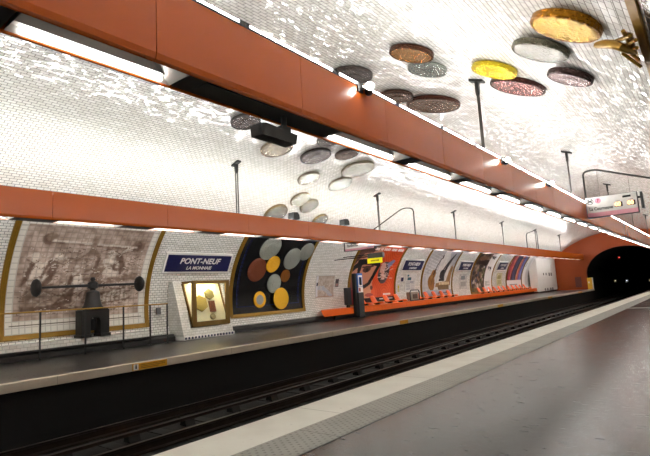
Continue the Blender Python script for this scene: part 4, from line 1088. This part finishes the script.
for xx, zz in ((-2.4, 4.36), (-1.62, 4.06)): MB().tube([(xx, SY+.1, SZ1), (xx, SY+.1, zz)], .004, 5).build('hanging_wire', 'steel', t)
tt = thing('platform_monitor', 'slim dark monitor seen edge-on at the right end of the line display', 'monitor', (-1.36, SY, 3.3))
MB().bevbox(-1.375, -1.31, SY-.12, SY+.2, 3.04, 3.51, .012).build('case', 'dark_grey', tt)
MB().box(-1.452, -1.374, SY+.06, SY+.12, 3.36, 3.41).build('arm', 'black', tt)
MB().box(-1.31, -1.305, SY-.1, SY+.18, 3.07, 3.48).build('screen', 'glass_dark', tt)

# far line display under the far beam
FY, a, b, z0, z1 = 16.2, -11.75, -10.28, 2.79, 3.15
t = thing('line_display', 'small white line display half hidden under the far beam', 'display', (-11., FY, 3.2))
MB().bevbox(a, b, FY, FY+.2, z0, z1, .012).build('housing', 'dark_grey', t)
MB().box(a+.07, b-.3, FY-.008, FY, z0+.09, z1-.01).build('front_panel', 'white_paint', t)
MB().box(b-.3, b-.01, FY-.008, FY, z0+.09, z1-.01).build('blue_panel', plain('pale blue screen', (150, 200, 226), .3), t)
MB().box(a+.07, b-.01, FY-.008, FY, z0+.01, z0+.09).build('pink_band', 'pink', t)
m = MB()
for k in range(9): m.box(a+.2+k*.06, a+.235+k*.06, FY-.011, FY-.008, z0+.16, z0+.24+(.03 if k % 3 == 0 else 0))
m.build('lettering', 'black', t)
MB().box(a+.85, a+.93, FY-.011, FY-.008, z0+.2, z0+.29).build('symbol', 'black', t)
MB().box(b-.46, b-.34, FY-.012, FY-.008, z0+.18, z0+.27).build('led_figures', plain('pale orange window', (226, 150, 90), .4), t)
MB().tube([(-10.4, FY+.1, z1), (-10.22, FY+.1, 3.3)], .015, 6).tube([(-11.6, FY+.1, z1), (-11.6, FY+.1, 4.05)], .01, 6).build('hanger_rod', 'steel', t)
# yellow exit board on a dark arm
GY = 17.0
t = thing('exit_board', 'small lemon yellow hanging board under a grey housing, above the glasses poster', 'sign', (-10.9, GY, 2.6))
MB().bevbox(-11.15, -10.42, GY, GY+.16, 2.47, 2.68, .012).build('housing', 'grey_paint', t)
MB().bevbox(-11.15, -10.44, GY-.03, GY-.002, 2.26, 2.47, .006).build('yellow_panel', 'lemon', t)
m = MB()
for k in range(7): m.box(-10.98+k*.06, -10.945+k*.06, GY-.033, GY-.03, 2.335, 2.395)
m.build('lettering', plain('dark yellow ink', (120, 108, 20), .5), t)
MB().box(-12.42, -11.15, GY+.03, GY+.08, 2.62, 2.65).box(-12.9, -11.15, GY+.03, GY+.08, 2.54, 2.57).build('arm', 'black', t)

# ------------------------------------------------------------------ near wall: framed tile panel and its brass ornament
sN0, sN1 = z2s(.5), z2s(3.17)
t = thing('framed_mural', 'gilt-framed white tile panel on the near wall, cut by the top right corner', 'panel', vpos(4.3, sN0, 0, 1))
frame(t, 1.2, 7.4, sN0, sN1, .10, .04, 'gilt', 1)
A = Art(5.96, sN1-sN0-.2, .03, (232, 230, 226)); A.rect(.012, .02, .988, .984, (60, 56, 54)); A.rect(.018, .034, .982, .966, (232, 230, 226))
A.strokes(.05, .1, .9, .94, 160, (70, 72, 96), .012, 3, .05); A.put(((A.X*A.w) % .15 < .03) | ((A.Y*A.h) % .15 < .03), (150, 148, 144), .5)
wall_art('panel', A, 1.3, 7.3, sN0+.10, sN1-.10, .02, t, 'art_tile', 1)
t = thing('brass_ornament', 'pierced brass ornament with a curved horn, standing above the near gilt frame', 'ornament', (-.3, 5.3, 3.25))
def near(px, py, off): return Vector(hit(px, py, off))
h = [near(px, py, o) for px, py, o in ((597, 45, .16), (605, 44, .17), (613, 44.5, .18), (621, 47, .18), (628, 50, .16), (634, 52, .12))]
MB().tube(h, [.03, .038, .038, .034, .03, .022], 10).build('horn', 'brass', t, smooth=60)
m = MB()
fan = [(623, 31), (633, 33), (634.5, 42), (639, 56), (641.5, 68), (636, 65), (628, 58), (622, 53), (627, 50), (631, 46), (628, 41)]
n = len(fan); v = [near(px, py, .06) for px, py in fan] + [near(px, py, .11) for px, py in fan]
m.add(v, [(i, (i+1) % n, n+(i+1) % n, n+i) for i in range(n)] + [tuple(range(n)), tuple(range(n, 2*n))]); m.build('fan_plate', 'brass', t)
for (p, q) in (((623, 31), (631, 47)), ((616, 41), (630, 36)), ((622, 53), (641, 67)), ((628, 48), (637, 48)), ((626, 45), (636, 40)), ((630, 52), (639, 60))):
    MB().tube([near(*p, .13), near(*q, .13)], .016, 6).build('rib', 'brass', t, smooth=60)
